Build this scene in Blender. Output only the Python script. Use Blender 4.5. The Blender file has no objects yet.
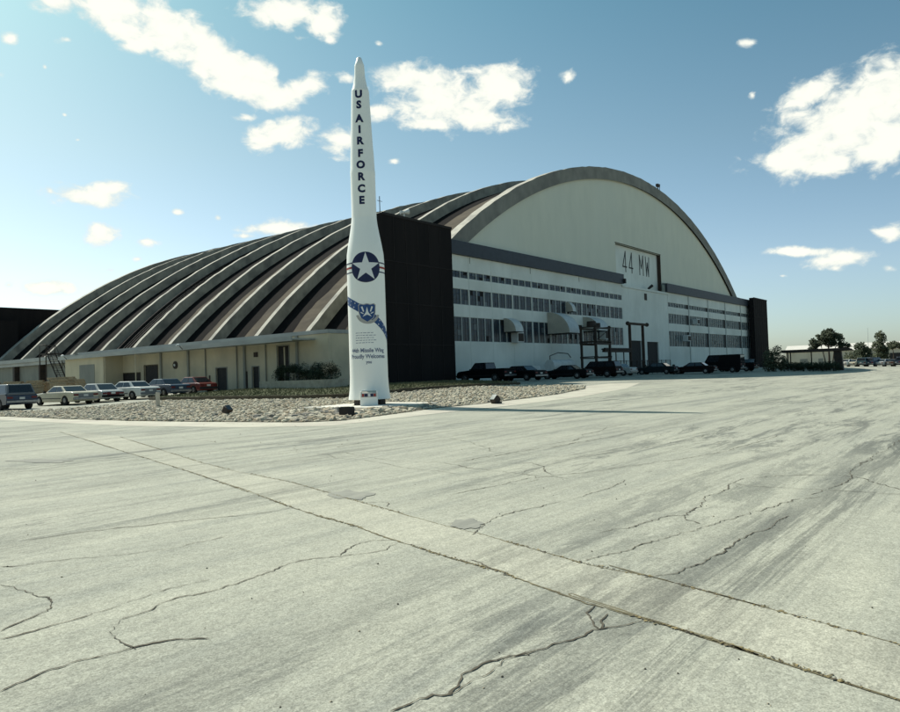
import bpy, bmesh, math, random
import numpy as np
from mathutils import Vector, Matrix, noise as mnoise
random.seed(7); RNG = np.random.default_rng(7)
scene = bpy.context.scene
COL = scene.collection
PI = math.pi
# ------------------------------------------------------------------ surveyed camera (hangar frame: X along the front, Y into the hangar)
FPX, PIT, ROLL, TH = 724.609, 0.02486, 0.034154, 0.90747
CAM = np.array([-104.394, -43.860, 0.8])
_fw = np.array([math.sin(TH)*math.cos(PIT), math.cos(TH)*math.cos(PIT), math.sin(PIT)])
_rt = np.array([math.cos(TH), -math.sin(TH), 0.0]); _up = np.cross(_rt, _fw)
RT = math.cos(ROLL)*_rt - math.sin(ROLL)*_up; UP = math.sin(ROLL)*_rt + math.cos(ROLL)*_up; FW = _fw
def ray(x, y): return FW + RT*(x-450)/FPX - UP*(y-356)/FPX
def ss(t):
    t = min(max(t, 0), 1); return t*t*(3-2*t)
def gh(X, Y):                                   # height of the ground: the apron falls away gently from the hangar
    d1 = math.hypot(max(-62-X, X-62, 0), max(-3-Y, 0)); d2 = math.hypot(max(-67-X, X-60, 0), max(1-Y, 0))
    return -.7 + .7*max(ss((32-d1)/32), ss((20-d2)/20))
def on(x, y, axis, val):                        # survey: where the sight line meets a vertical plane
    r = ray(x, y); s = (val-CAM[axis])/r[axis]; return CAM + r*s
def ground(x, y):                               # survey: where the sight line meets the ground
    z = -.7
    for _ in range(50):
        g = on(x, y, 2, z); z = .5*z + .5*gh(g[0], g[1])
    return g
# ------------------------------------------------------------------ materials
MATS = {}
def mat(name, c1, c2=None, scale=1.0, stretch=(1, 1, 1), rough=.8, bump=0.0, spec=.3, metal=0.0, c3=None, scale3=.15, detail=6, coat=0):
    m = bpy.data.materials.new(name); m.use_nodes = True; nt = m.node_tree; N = nt.nodes; L = nt.links
    b = N['Principled BSDF']; b.inputs['Roughness'].default_value = rough; b.inputs['Metallic'].default_value = metal
    b.inputs['Specular IOR Level'].default_value = spec
    if coat: b.inputs['Coat Weight'].default_value = coat
    c2 = c2 or tuple(v*.8 for v in c1)
    g = N.new('ShaderNodeNewGeometry'); mp = N.new('ShaderNodeMapping'); mp.inputs['Scale'].default_value = stretch
    L.new(g.outputs['Position'], mp.inputs['Vector'])
    n = N.new('ShaderNodeTexNoise'); n.inputs['Scale'].default_value = scale; n.inputs['Detail'].default_value = detail; n.inputs['Roughness'].default_value = .62
    L.new(mp.outputs[0], n.inputs['Vector'])
    r = N.new('ShaderNodeMapRange'); r.inputs[1].default_value = .33; r.inputs[2].default_value = .67; L.new(n.outputs['Fac'], r.inputs[0])
    mx = N.new('ShaderNodeMix'); mx.data_type = 'RGBA'; mx.inputs['A'].default_value = (*c1, 1); mx.inputs['B'].default_value = (*c2, 1)
    L.new(r.outputs[0], mx.inputs['Factor']); out = mx.outputs['Result']
    if c3:
        n3 = N.new('ShaderNodeTexNoise'); n3.inputs['Scale'].default_value = scale3; n3.inputs['Detail'].default_value = 4
        L.new(g.outputs['Position'], n3.inputs['Vector'])
        r3 = N.new('ShaderNodeMapRange'); r3.inputs[1].default_value = .45; r3.inputs[2].default_value = .7; L.new(n3.outputs['Fac'], r3.inputs[0])
        m3 = N.new('ShaderNodeMix'); m3.data_type = 'RGBA'; m3.inputs['B'].default_value = (*c3, 1)
        L.new(out, m3.inputs['A']); L.new(r3.outputs[0], m3.inputs['Factor']); out = m3.outputs['Result']
    L.new(out, b.inputs['Base Color'])
    if bump:
        bp = N.new('ShaderNodeBump'); bp.inputs['Strength'].default_value = bump; bp.inputs['Distance'].default_value = .03
        L.new(n.outputs['Fac'], bp.inputs['Height']); L.new(bp.outputs[0], b.inputs['Normal'])
    MATS[name] = m; return m
M = MATS
mat('gable_plaster', (.66, .66, .55), (.61, .615, .515), .6, (1, 1, .35), .9, .1, c3=(.63, .64, .55), scale3=.07)
mat('door_paint', (.74, .76, .70), (.66, .685, .63), 1.2, (1, 1, .3), .7, .05, c3=(.60, .62, .565), scale3=.2)
mat('fascia', (.040, .047, .060), (.030, .035, .045), 1.5, rough=.5)
mat('pylon_black', (.014, .0125, .0125), (.022, .019, .0185), .5, (1, 1, .12), rough=.85, spec=.08)
mat('rib_top_sunlit', (.58, .545, .45), (.45, .42, .35), 1.6, rough=.9, bump=.2, c3=(.30, .285, .245), scale3=.6)  # paler than the rib sides, sunlight put into the top colour
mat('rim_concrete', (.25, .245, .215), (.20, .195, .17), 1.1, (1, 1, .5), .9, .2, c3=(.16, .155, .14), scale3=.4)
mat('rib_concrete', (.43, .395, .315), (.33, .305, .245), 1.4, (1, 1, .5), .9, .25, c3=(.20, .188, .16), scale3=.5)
mat('shell_roof', (.075, .058, .037), (.11, .087, .058), 1.6, (1, .25, 1), .95, .2, c3=(.05, .040, .028), scale3=.3)
mat('cladding', (.022, .020, .020), (.034, .030, .029), 1.1, rough=.8, spec=.1)
mat('rib_shade', (.009, .0085, .0085), (.016, .014, .013), 1.2, rough=.95, spec=.05)  # near-black for the shade painted between the roof ribs
mat('rust_trim', (.035, .026, .021), (.06, .04, .028), 2)
mat('black_paint', (.012, .013, .015), (.02, .02, .02), 3, rough=.6)
mat('window_frame', (.46, .49, .46), (.36, .39, .37), 3, rough=.6)
mat('window_glass', (.010, .022, .036), (.022, .036, .052), .8, rough=.25, spec=.35)
mat('hazy_sky_glass', (.085, .11, .12), (.06, .08, .088), .7, rough=.3, spec=.4)  # pale for random haze, and for sky reflection painted on the right leaves
mat('open_window', (.006, .006, .008), (.01, .01, .01), 2)
mat('annex_wall', (.54, .48, .345), (.47, .42, .30), .9, (1, 1, .4), .85, .1, c3=(.36, .33, .25), scale3=.3)
mat('annex_grey', (.25, .255, .22), (.19, .195, .175), .8, (1, 1, .4), .85)
mat('canopy_metal', (.33, .34, .31), (.22, .23, .22), 1.1, (1, .3, 1), .5, spec=.5)
mat('dark_door', (.035, .033, .032), (.02, .02, .02), 3)
mat('missile_white', (.90, .90, .84), (.84, .845, .79), .7, (1, 1, .3), .45, .02, spec=.4)
mat('navy', (.010, .015, .055), (.014, .02, .07), 5, rough=.5)
mat('badge_blue', (.025, .075, .22), (.02, .06, .17), 5, rough=.5)
mat('badge_white', (.72, .73, .72), (.68, .69, .68), 5, rough=.5)
mat('badge_grey', (.42, .41, .38), (.35, .34, .32), 5)
mat('letter_grey', (.17, .20, .29), (.13, .155, .23), 5)
mat('stripe_red', (.35, .05, .04), (.28, .04, .035), 5)
mat('slab_concrete', (.68, .65, .56), (.60, .575, .50), 2, rough=.9, bump=.2)
mat('gravel_soil', (.42, .385, .30), (.30, .27, .21), 3, rough=1, bump=.5)
mat('sand', (.56, .53, .43), (.49, .46, .37), 1.2, rough=1, bump=.3, c3=(.46, .42, .35), scale3=.6)
mat('timber', (.10, .085, .055), (.05, .042, .03), 2.5, (1, 1, 3), .95, .4)
mat('lawn_soil', (.10, .11, .045), (.06, .065, .03), 2, rough=1)
mat('grass', (.15, .145, .07), (.10, .10, .045), 1.3, rough=.9, c3=(.21, .185, .10), scale3=.5)
mat('shrub_leaf', (.022, .035, .018), (.04, .055, .025), 3, rough=.8)
mat('pine_leaf', (.035, .05, .028), (.06, .075, .04), 2, rough=.8)
mat('olive_leaf', (.09, .10, .055), (.055, .07, .035), 1.5, rough=.8)
mat('bark', (.09, .07, .05), (.05, .04, .03), 3, rough=.95)
mat('tyre', (.012, .012, .012), (.02, .02, .02), 8, rough=.9)
mat('chrome', (.30, .30, .29), (.2, .2, .2), 6, rough=.4, metal=.8)
mat('car_glass', (.012, .016, .02), (.02, .024, .03), 2, rough=.06, spec=.7)
mat('lamp_red', (.13, .012, .010), (.09, .008, .008), 6, rough=.4)
mat('lamp_clear', (.6, .6, .55), (.5, .5, .47), 6, rough=.2)
mat('plate', (.6, .6, .56), (.5, .5, .47), 6)
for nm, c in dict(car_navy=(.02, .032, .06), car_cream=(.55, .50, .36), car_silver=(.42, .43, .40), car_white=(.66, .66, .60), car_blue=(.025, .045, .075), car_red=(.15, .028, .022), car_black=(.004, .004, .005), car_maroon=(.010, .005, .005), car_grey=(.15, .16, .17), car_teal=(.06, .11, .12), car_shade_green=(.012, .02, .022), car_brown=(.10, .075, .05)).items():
    mat(nm, c, tuple(v*.88 for v in c), 2.5, rough=.34 if nm not in ('car_black','car_maroon','car_shade_green') else .55, spec=.35 if nm not in ('car_black','car_maroon','car_shade_green') else .12, coat=.25 if nm not in ('car_black','car_maroon','car_shade_green') else 0)  # black, maroon and shade green carry the hangar front's shade in their colour
mat('pallet_wood', (.42, .33, .21), (.30, .235, .15), 2.2, (1, 1, 4), .95)
mat('steel_dark', (.025, .022, .02), (.05, .035, .025), 2.5, rough=.7)
mat('hood_canvas', (.46, .435, .36), (.38, .36, .30), 1.5, rough=.7)
mat('white_metal', (.62, .64, .62), (.5, .52, .5), 2, rough=.5)
mat('bin_blue', (.10, .15, .19), (.07, .11, .14), 2)
mat('far_wall', (.50, .47, .38), (.44, .41, .33), .5, (1, 1, .4), .9)
mat('far_roof', (.72, .68, .60), (.64, .60, .53), .5, rough=.7)
mat('joint_weed', (.10, .085, .05), (.22, .19, .11), 5, rough=1)
mat('dry_straw', (.30, .24, .12), (.20, .165, .085), 9, rough=1)
mat('crack_dark', (.055, .048, .036), (.15, .13, .095), 6, rough=1)
mat('tar_patch', (.20, .20, .175), (.33, .325, .27), 3.0, (.4, 1, 1), rough=.95, bump=.3)

def ground_material(name, base, dark, light, streak=1.0):
    m = bpy.data.materials.new(name); m.use_nodes = True; nt = m.node_tree; N = nt.nodes; L = nt.links
    b = N['Principled BSDF']; b.inputs['Roughness'].default_value = .93; b.inputs['Specular IOR Level'].default_value = .15
    g = N.new('ShaderNodeNewGeometry')
    def nz(scale, stretch=(1, 1, 1), detail=8, rough=.6, dist=0.0, lo=.35, hi=.65, rot=0):
        mp = N.new('ShaderNodeMapping'); mp.inputs['Scale'].default_value = stretch; mp.inputs['Rotation'].default_value = (0, 0, rot)
        L.new(g.outputs['Position'], mp.inputs['Vector'])
        n = N.new('ShaderNodeTexNoise'); n.inputs['Scale'].default_value = scale; n.inputs['Detail'].default_value = detail
        n.inputs['Roughness'].default_value = rough; n.inputs['Distortion'].default_value = dist; L.new(mp.outputs[0], n.inputs['Vector'])
        r = N.new('ShaderNodeMapRange'); r.inputs[1].default_value = lo; r.inputs[2].default_value = hi; L.new(n.outputs['Fac'], r.inputs[0])
        return r.outputs[0], n.outputs['Fac']
    def mix(a, bcol, fac, k=1.0):
        mx = N.new('ShaderNodeMix'); mx.data_type = 'RGBA'
        if isinstance(a, tuple): mx.inputs['A'].default_value = (*a, 1)
        else: L.new(a, mx.inputs['A'])
        mx.inputs['B'].default_value = (*bcol, 1)
        if k != 1.0:
            mu = N.new('ShaderNodeMath'); mu.operation = 'MULTIPLY'; mu.inputs[1].default_value = k; L.new(fac, mu.inputs[0]); fac = mu.outputs[0]
        L.new(fac, mx.inputs['Factor']); return mx.outputs['Result']
    def mul(a, c):
        mu = N.new('ShaderNodeMath'); mu.operation = 'MULTIPLY'; L.new(a, mu.inputs[0]); L.new(c, mu.inputs[1]); return mu.outputs[0]
    big, _ = nz(.12, (.5, 1, 1), 5); mid, _ = nz(.8, (.45, 1, 1), 10, .7); mot, _ = nz(4.5, (.6, 1, 1), 8, .72, .3, .36, .64); fine, ff = nz(22, detail=6, rough=.78, lo=.36, hi=.64); grit, gf = nz(75, detail=3, rough=.8, lo=.50, hi=.66)
    st, _ = nz(.9, (.06, 1, 1), 10, .72, .15, .50, .66); st2, _ = nz(2.6, (.05, 1, 1), 9, .74, .2, .50, .66); blot, _ = nz(.35, (1, 1, 1), 9, .72, .4, .52, .64)
    scuff, _ = nz(1.7, (.14, 1, 1), 11, .82, .5, .49, .57); patch, _ = nz(.17, (.45, 1.3, 1), 5, .55, 0, .44, .60); hair, _ = nz(7.0, (.03, 1, 1), 6, .7, .3, .52, .68)
    c = mix(base, light, big, .6); c = mix(c, dark, mid, .38); c = mix(c, light, mot, .12); c = mix(c, dark, fine, .13); c = mix(c, tuple(v*.42 for v in base), grit, .15)
    c = mix(c, dark, st, .62*streak); c = mix(c, tuple(v*.8 for v in dark), mul(st2, blot), .85*streak); c = mix(c, tuple(v*.60 for v in dark), mul(scuff, patch), .80*streak)
    c = mix(c, dark, mul(hair, big), .45*streak); c = mix(c, light, mul(blot, mot), .35)
    sx = N.new('ShaderNodeSeparateXYZ'); L.new(g.outputs['Position'], sx.inputs[0])
    rub, wig = nz(1.1, (.10, 2.2, 1), 10, .8, .3, .47, .56); _, wg_ = nz(.25, (1, .2, 1), 3, .5)
    def M_(op, a_, b_=None, cl=False):
        n_ = N.new('ShaderNodeMath'); n_.operation = op; n_.use_clamp = cl
        for q_, v_ in enumerate((a_, b_)):
            if v_ is None: continue
            if isinstance(v_, (int, float)): n_.inputs[q_].default_value = v_
            else: L.new(v_, n_.inputs[q_])
        return n_.outputs[0]
    for y0, wd, kk in ((-42.3, .62, .60), (-43.7, .45, .38), (-40.7, .4, .3), (-36.2, .7, .32), (-33.0, .6, .25)):   # rubber laid down where wheels have always turned
        ab = M_('ABSOLUTE', M_('ADD', M_('SUBTRACT', sx.outputs['Y'], y0), M_('MULTIPLY', M_('SUBTRACT', wg_, .5), 1.6)))
        bd = M_('SUBTRACT', 1.0, M_('DIVIDE', ab, wd), True)
        c = mix(c, tuple(v*.52 for v in dark), M_('MULTIPLY', M_('MULTIPLY', bd, rub), 1.5, True), kk*streak)
    for sc_, k_ in ((48, .10), (130, .20), (9, .04)):          # aggregate: stones of slightly different shade
        vo = N.new('ShaderNodeTexVoronoi'); vo.inputs['Scale'].default_value = sc_; L.new(g.outputs['Position'], vo.inputs['Vector'])
        sp = N.new('ShaderNodeSeparateColor'); L.new(vo.outputs['Color'], sp.inputs[0])
        mrr = N.new('ShaderNodeMapRange'); mrr.inputs[3].default_value = 1-k_*1.3; mrr.inputs[4].default_value = 1+k_; L.new(sp.outputs[0], mrr.inputs[0])
        vm = N.new('ShaderNodeVectorMath'); vm.operation = 'SCALE'; L.new(c, vm.inputs[0]); L.new(mrr.outputs[0], vm.inputs['Scale']); c = vm.outputs[0]
    L.new(c, b.inputs['Base Color'])
    bp = N.new('ShaderNodeBump'); bp.inputs['Strength'].default_value = .35; bp.inputs['Distance'].default_value = .012; L.new(ff, bp.inputs['Height']); L.new(bp.outputs[0], b.inputs['Normal'])
    MATS[name] = m; return m
ground_material('apron_concrete', (.446, .440, .350), (.220, .231, .205), (.522, .508, .408))
ground_material('gutter_concrete', (.495, .48, .378), (.26, .262, .222), (.565, .545, .435), 1.0)

# ------------------------------------------------------------------ mesh helpers
class MB:
    def __init__(s): s.v = []; s.f = []; s.m = []
    def add(s, vs, fs, mi=0):
        o = len(s.v); s.v += [tuple(map(float, p)) for p in vs]
        for f in fs: s.f.append(tuple(o+i for i in f)); s.m.append(mi)
    def box(s, x0, x1, y0, y1, z0, z1, mi=0):
        s.add([(x0,y0,z0),(x1,y0,z0),(x1,y1,z0),(x0,y1,z0),(x0,y0,z1),(x1,y0,z1),(x1,y1,z1),(x0,y1,z1)],
              [(0,3,2,1),(4,5,6,7),(0,1,5,4),(1,2,6,5),(2,3,7,6),(3,0,4,7)], mi)
    def tube(s, a, b, r0, r1=None, n=10, mi=0):
        r1 = r0 if r1 is None else r1; a = Vector(a); b = Vector(b); d = (b-a).normalized()
        u = d.orthogonal().normalized(); w = d.cross(u); vs = []
        for c, r in ((a, r0), (b, r1)):
            for k in range(n): t = 2*PI*k/n; vs.append(c+u*(math.cos(t)*r)+w*(math.sin(t)*r))
        s.add(vs, [(k, (k+1)%n, n+(k+1)%n, n+k) for k in range(n)] + [tuple(range(n-1,-1,-1)), tuple(range(n, 2*n))], mi)
    def path(s, pts, r, n=6, mi=0):
        for a, b in zip(pts, pts[1:]): s.tube(a, b, r, r, n, mi)
    def lathe(s, prof, n=40, c=(0,0,0), mi=0):
        vs = []
        for r, z in prof:
            for k in range(n): t = 2*PI*k/n; vs.append((c[0]+r*math.cos(t), c[1]+r*math.sin(t), c[2]+z))
        fs = [(i*n+k, i*n+(k+1)%n, (i+1)*n+(k+1)%n, (i+1)*n+k) for i in range(len(prof)-1) for k in range(n)]
        fs += [tuple(range(n-1,-1,-1)), tuple(range((len(prof)-1)*n, len(prof)*n))]
        s.add(vs, fs, mi)
    def prism(s, poly, lo, hi, axis='x', mi=0):          # poly in the two other axes
        n = len(poly)
        def P(a, b, h): return {'x': (h,a,b), 'y': (a,h,b), 'z': (a,b,h)}[axis]
        s.add([P(a,b,lo) for a,b in poly]+[P(a,b,hi) for a,b in poly], [(k,(k+1)%n,n+(k+1)%n,n+k) for k in range(n)]+[tuple(range(n-1,-1,-1)), tuple(range(n,2*n))], mi)
    def quad(s, a, b, c, d, mi=0): s.add([a,b,c,d], [(0,1,2,3)], mi)
    def build(s, name, mats, parent=None, smooth=False, loc=None, bevel=0, rot=0, fix=True):
        me = bpy.data.meshes.new(name); me.from_pydata(s.v, [], s.f)
        for m in (mats if isinstance(mats, (list, tuple)) else [mats]): me.materials.append(MATS[m])
        me.polygons.foreach_set('material_index', s.m)
        if fix:
            bm = bmesh.new(); bm.from_mesh(me); bmesh.ops.recalc_face_normals(bm, faces=bm.faces); bm.to_mesh(me); bm.free()
        me.update()
        o = bpy.data.objects.new(name, me); COL.objects.link(o)
        if parent: o.parent = parent
        if loc is not None: o.location = loc
        if rot: o.rotation_euler.z = rot
        if smooth:
            for p in me.polygons: p.use_smooth = True
            md = o.modifiers.new('split', 'EDGE_SPLIT'); md.split_angle = math.radians(38)
        if bevel:
            md = o.modifiers.new('bevel', 'BEVEL'); md.width = bevel; md.segments = 2; md.limit_method = 'ANGLE'; md.angle_limit = math.radians(30)
        return o
def tag(o, label=None, cat=None, group=None, kind=None):
    if label: o['label'] = label
    if cat: o['category'] = cat
    if group: o['group'] = group
    if kind: o['kind'] = kind
    return o
def thing(name, label, cat, loc=(0,0,0), rot=0, group=None):
    o = bpy.data.objects.new(name, None); COL.objects.link(o); o.location = loc; o.rotation_euler.z = rot; o.empty_display_size = .3
    return tag(o, label, cat, group)
def struct(o, kind='structure'):
    o['kind'] = kind; return o

# ------------------------------------------------------------------ ground
def lin(a, b, s): return list(np.arange(a, b+1e-6, s))
xs = [-4000,-1800,-800,-400,-250,-180]+lin(-140,-40,2)+lin(-36,90,4)+[110,140,200,300,500,900,2000,4000]
ys = [-4000,-1800,-800,-400,-200,-120,-80]+lin(-60,40,2)+lin(44,100,4)+[120,160,240,400,800,1800,4000]
mb = MB(); nx = len(xs)
mb.add([(x, y, gh(x, y)) for y in ys for x in xs], [(j*nx+i, j*nx+i+1, (j+1)*nx+i+1, (j+1)*nx+i) for j in range(len(ys)-1) for i in range(nx-1)])
struct(mb.build('ground', 'apron_concrete', smooth=False, fix=False))
for p in bpy.data.objects['ground'].data.polygons: p.use_smooth = True
def grid_height(X, Y):                       # the same surface as the ground mesh (bilinear between its rows)
    i = max(k for k in range(nx-1) if xs[k] <= X); j = max(k for k in range(len(ys)-1) if ys[k] <= Y)
    u = (X-xs[i])/(xs[i+1]-xs[i]); v = (Y-ys[j])/(ys[j+1]-ys[j])
    return (gh(xs[i],ys[j])*(1-u)*(1-v)+gh(xs[i+1],ys[j])*u*(1-v)+gh(xs[i],ys[j+1])*(1-u)*v+gh(xs[i+1],ys[j+1])*u*v)
def sheet(poly, lift, step=1.0):             # flat sheet following the ground, clipped to a polygon
    bm = bmesh.new(); vs = [bm.verts.new((x, y, 0)) for x, y in poly]; bm.faces.new(vs)
    x0, x1 = min(p[0] for p in poly), max(p[0] for p in poly); y0, y1 = min(p[1] for p in poly), max(p[1] for p in poly)
    for a in np.arange(math.ceil(x0/step)*step, x1, step): bmesh.ops.bisect_plane(bm, geom=bm.verts[:]+bm.edges[:]+bm.faces[:], plane_co=(a,0,0), plane_no=(1,0,0))
    for a in np.arange(math.ceil(y0/step)*step, y1, step): bmesh.ops.bisect_plane(bm, geom=bm.verts[:]+bm.edges[:]+bm.faces[:], plane_co=(0,a,0), plane_no=(0,1,0))
    mbb = MB(); bm.verts.ensure_lookup_table()
    for i, v in enumerate(bm.verts): v.index = i
    mbb.add([(v.co.x, v.co.y, grid_height(v.co.x, v.co.y)+lift) for v in bm.verts], [tuple(v.index for v in f.verts) for f in bm.faces]); bm.free()
    return mbb
G2 = lambda pts: [tuple(ground(*p)[:2]) for p in pts]
def ribbon(mbb, line, w, lift, jit=.5, step=.12, wander=.0, rag=.35):
    pts = [Vector(p) for p in line]; out = []
    P_ = [pts[0]*2-pts[1]]+pts+[pts[-1]*2-pts[-2]]
    for a, b, c, d in zip(P_, P_[1:], P_[2:], P_[3:]):
        n = max(2, int((c-b).length/step))
        for k in range(n):
            t = k/n; out.append(.5*((2*b)+(c-a)*t+(2*a-5*b+4*c-d)*t*t+(3*b-a-3*c+d)*t*t*t))
    out.append(pts[-1]); V = []; nn = len(out); sd = random.random()*100
    for i, p in enumerate(out):
        d = (out[min(i+1,nn-1)]-out[max(i-1,0)]).normalized(); q = Vector((-d.y, d.x)); N_ = mnoise.noise
        far = ss((math.hypot(p.x-CAM[0], p.y-CAM[1])-14)/10); fade = min(1, i/6, (nn-1-i)/6)
        p = p + q*((wander*(N_(Vector((p.x*1.3, p.y*1.3, sd)))*1.2 + .5*N_(Vector((p.x*5, p.y*5, sd+9)))) + rag*wander*N_(Vector((p.x*17, p.y*17, sd+20))) + rag*.25*wander*random.uniform(-1,1))*fade)
        ww = w*(1+jit*(N_(Vector((p.x*2.1, p.y*2.1, sd+3)))*1.1+N_(Vector((p.x*11, p.y*11, sd+5)))*1.1)+jit*random.uniform(-.35,.35)); ww = max(ww, w*.12)
        if i in (0, nn-1): ww = w*.1
        for s in (-1, 1):
            e = p+q*(s*ww/2); V.append((e.x, e.y, grid_height(e.x, e.y)+lift+.004*far))
    mbb.add(V, [(2*i, 2*i+2, 2*i+3, 2*i+1) for i in range(nn-1)])
# gutter strip crossing the apron
U = [(120,437),(210,465),(290,482),(360,502),(450,527),(485,535),(580,563),(650,577),(760,606),(900,645)]
W = [(60,432),(190,472),(300,510),(350,525),(440,555),(500,572),(585,602),(665,625),(760,655),(900,700)]
ug, wg = G2(U), G2(W)
def extend(l, d0, d1):
    a, b = Vector(l[0])-Vector(l[1]), Vector(l[-1])-Vector(l[-3])
    return [tuple(Vector(l[0])+a.normalized()*d0)]+l+[tuple(Vector(l[-1])+b.normalized()*d1)]
ug, wg = extend(ug, .5, 25), extend(wg, .5, 25)
struct(sheet(ug+wg[::-1], .0025, .7).build('concrete_gutter', 'gutter_concrete', fix=False))
mb = MB(); ribbon(mb, ug[1:], .010, .0040, .8, .03, .022, .6); ribbon(mb, wg[1:], .014, .0040, .8, .03, .026, .6)
for l, dens_ in ((ug[1:], 1.0), (wg[1:], 1.2)):         # dry weeds and crumbled edges along the two joints
    for a, b in zip(l, l[1:]):
        a, b = Vector(a), Vector(b); n_ = (b-a).length
        for k in range(int(n_*70*dens_)):
            p = a.lerp(b, random.random())
            if mnoise.noise(Vector((p.x*.9, p.y*.9, 3.3)))+.6*mnoise.noise(Vector((p.x*4, p.y*4, 8.3))) < -.05: continue
            p += Vector((random.gauss(0,.012), random.gauss(0,.016))); r_ = random.uniform(.003,.013); ph = random.uniform(0,6.28)
            mb.add([(p.x+r_*random.uniform(.4,1.6)*math.cos(ph+t), p.y+r_*random.uniform(.4,1.6)*math.sin(ph+t), grid_height(p.x,p.y)+.0043+random.uniform(0,.004)) for t in np.linspace(0,2*PI,7)[:-1]], [tuple(range(6))], random.choice((0,1,1,2)))
struct(mb.build('expansion_joint', ['joint_weed','dry_straw','crack_dark'], fix=False))
CR = [[(0,692),(45,672),(90,660),(136,650),(165,645),(210,639)],[(136,650),(119,634),(120,620)],
 [(120,620),(150,610),(175,598),(230,584),(270,572),(300,562),(340,556),(380,550),(400,542)],[(0,632),(55,607),(30,592),(0,585)],
 [(0,640),(75,620),(125,605),(175,588),(210,580)],[(390,712),(430,702),(450,695),(457,680),(485,662),(525,652),(565,640),(600,630),(645,620)],
 [(450,695),(475,682),(500,665),(540,650)],[(595,605),(590,620),(600,630)],[(608,614),(600,630)],
 [(585,561),(625,550),(675,537),(710,525),(750,515),(775,506),(820,497)],[(650,577),(690,565),(730,552),(760,532),(790,516)],
 [(700,524),(690,515),(705,500),(725,490),(740,479),(840,475),(900,490)],[(472,535),(500,517),(550,505),(600,490),(625,480)],
 [(450,495),(525,480),(600,470),(675,460),(730,450),(780,435)],[(450,463),(550,447),(650,430)],[(900,440),(860,465),(845,480),(810,495)],
 [(20,541),(90,532),(160,524),(250,514),(295,507)],[(340,556),(370,542),(395,540)],[(0,567),(50,562),(150,552),(225,537)],
 [(360,502),(385,503),(388,507)],[(500,572),(470,560)],[(510,464),(535,463),(552,475)],[(690,515),(660,520),(600,533)]]
mb = MB()
def dist(p): return math.hypot(p[0]-CAM[0], p[1]-CAM[1])
def walk(p, a, n, st, wob, pull):                # a crack finding its own way across the slab
    out = [p]; h_ = a
    for _ in range(n):
        h_ += random.gauss(0, wob)+(a-h_)*pull; p = (p[0]+math.cos(h_)*st, p[1]+math.sin(h_)*st); out.append(p)
    return out
for i, l in enumerate(CR):
    gl = G2(l); d_ = min(dist(p) for p in gl); w0 = (.014 if i in (0,5) else .0092)*(1 if d_ < 7 else 1.1)
    st_ = .03 if d_ < 9 else .06
    ribbon(mb, gl, w0 if d_ < 12 else .015, .0048, .85, st_, .09, .3)
    for a, b in zip(gl, gl[1:]):
        if d_ > 7 and random.random() < .25:
            t = random.random(); p = (a[0]+(b[0]-a[0])*t, a[1]+(b[1]-a[1])*t); an = math.atan2(b[1]-a[1], b[0]-a[0])+random.choice((-1,1))*random.uniform(.3,.9)
            ribbon(mb, walk(p, an, random.randint(3,7), .2*max(1, d_/6), .3, .3), .005 if d_ < 9 else .008, .0046, .9, st_, .05, .4)
for k in range(60):                              # fine map cracking, mostly along the lanes
    x, y = random.uniform(-101,-55), random.uniform(-58,-27); d_ = math.hypot(x-CAM[0], y-CAM[1])
    if d_ < 8 or d_ > 50: continue
    an = random.choice((0, 0, PI, PI, PI/2, -PI/2))+random.gauss(0,.2)
    ribbon(mb, walk((x,y), an, random.randint(14,46), .3, .2, .25), .006 if d_ < 12 else (.008 if d_ < 20 else .011), .0044, .95, .06, .06, .4)
struct(mb.build('pavement_crack', 'crack_dark', fix=False))
mb = MB()
for c, a, b in (((350,495),18,4.5),((466,524),17,5),((45,461),30,1.6)):
    pl = []
    for k in range(60):
        t = 2*PI*k/60; rr = 1+.55*mnoise.noise(Vector((math.cos(t)*1.6, math.sin(t)*1.6, c[0])))+.18*mnoise.noise(Vector((math.cos(t)*6, math.sin(t)*6, c[0])))
        pl.append((c[0]+a*rr*math.cos(t), c[1]+b*rr*math.sin(t)))
    s_ = sheet(G2(pl), .0062, .8); mb.add(s_.v, s_.f)
struct(mb.build('repair_patch', 'tar_patch', fix=False))

phi = (1+5**.5)/2
ICO = np.array([(-1,phi,0),(1,phi,0),(-1,-phi,0),(1,-phi,0),(0,-1,phi),(0,1,phi),(0,-1,-phi),(0,1,-phi),(phi,0,-1),(phi,0,1),(-phi,0,-1),(-phi,0,1)])/1.902
ICF = [(0,11,5),(0,5,1),(0,1,7),(0,7,10),(0,10,11),(1,5,9),(5,11,4),(11,10,2),(10,7,6),(7,1,8),(3,9,4),(3,4,2),(3,2,6),(3,6,8),(3,8,9),(4,9,5),(2,4,11),(6,2,10),(8,6,7),(9,8,1)]
for nm, c in dict(rock_pale=(.54, .49, .37), rock_tan=(.42,.35,.245), rock_grey=(.24,.225,.19)).items(): mat(nm, c, tuple(v*.82 for v in c), 5, rough=.95, bump=.2)
ICO0, ICF0 = ICO, ICF
mb = MB()                                        # loose chips and grit lying about the apron
for k in range(130):
    d_ = 3.4+30*random.random()**1.6; a_ = math.atan2(FW[1], FW[0])+random.uniform(-.62,.62); x, y = CAM[0]+d_*math.cos(a_), CAM[1]+d_*math.sin(a_)
    s_ = random.uniform(.003,.007)*(1+d_/14)
    mb.add(ICO0*(1+RNG.uniform(-.3,.3,(12,1)))*np.array([s_,s_*random.uniform(.6,1),s_*.6])+np.array([x,y,grid_height(x,y)+s_*.35]), ICF0, random.choices((0,1),(3,1))[0])
tag(struct(mb.build('loose_chips', ['crack_dark','rock_tan'], fix=False), 'stuff'), 'loose dark chips and grit scattered on the apron', 'grit')

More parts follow.
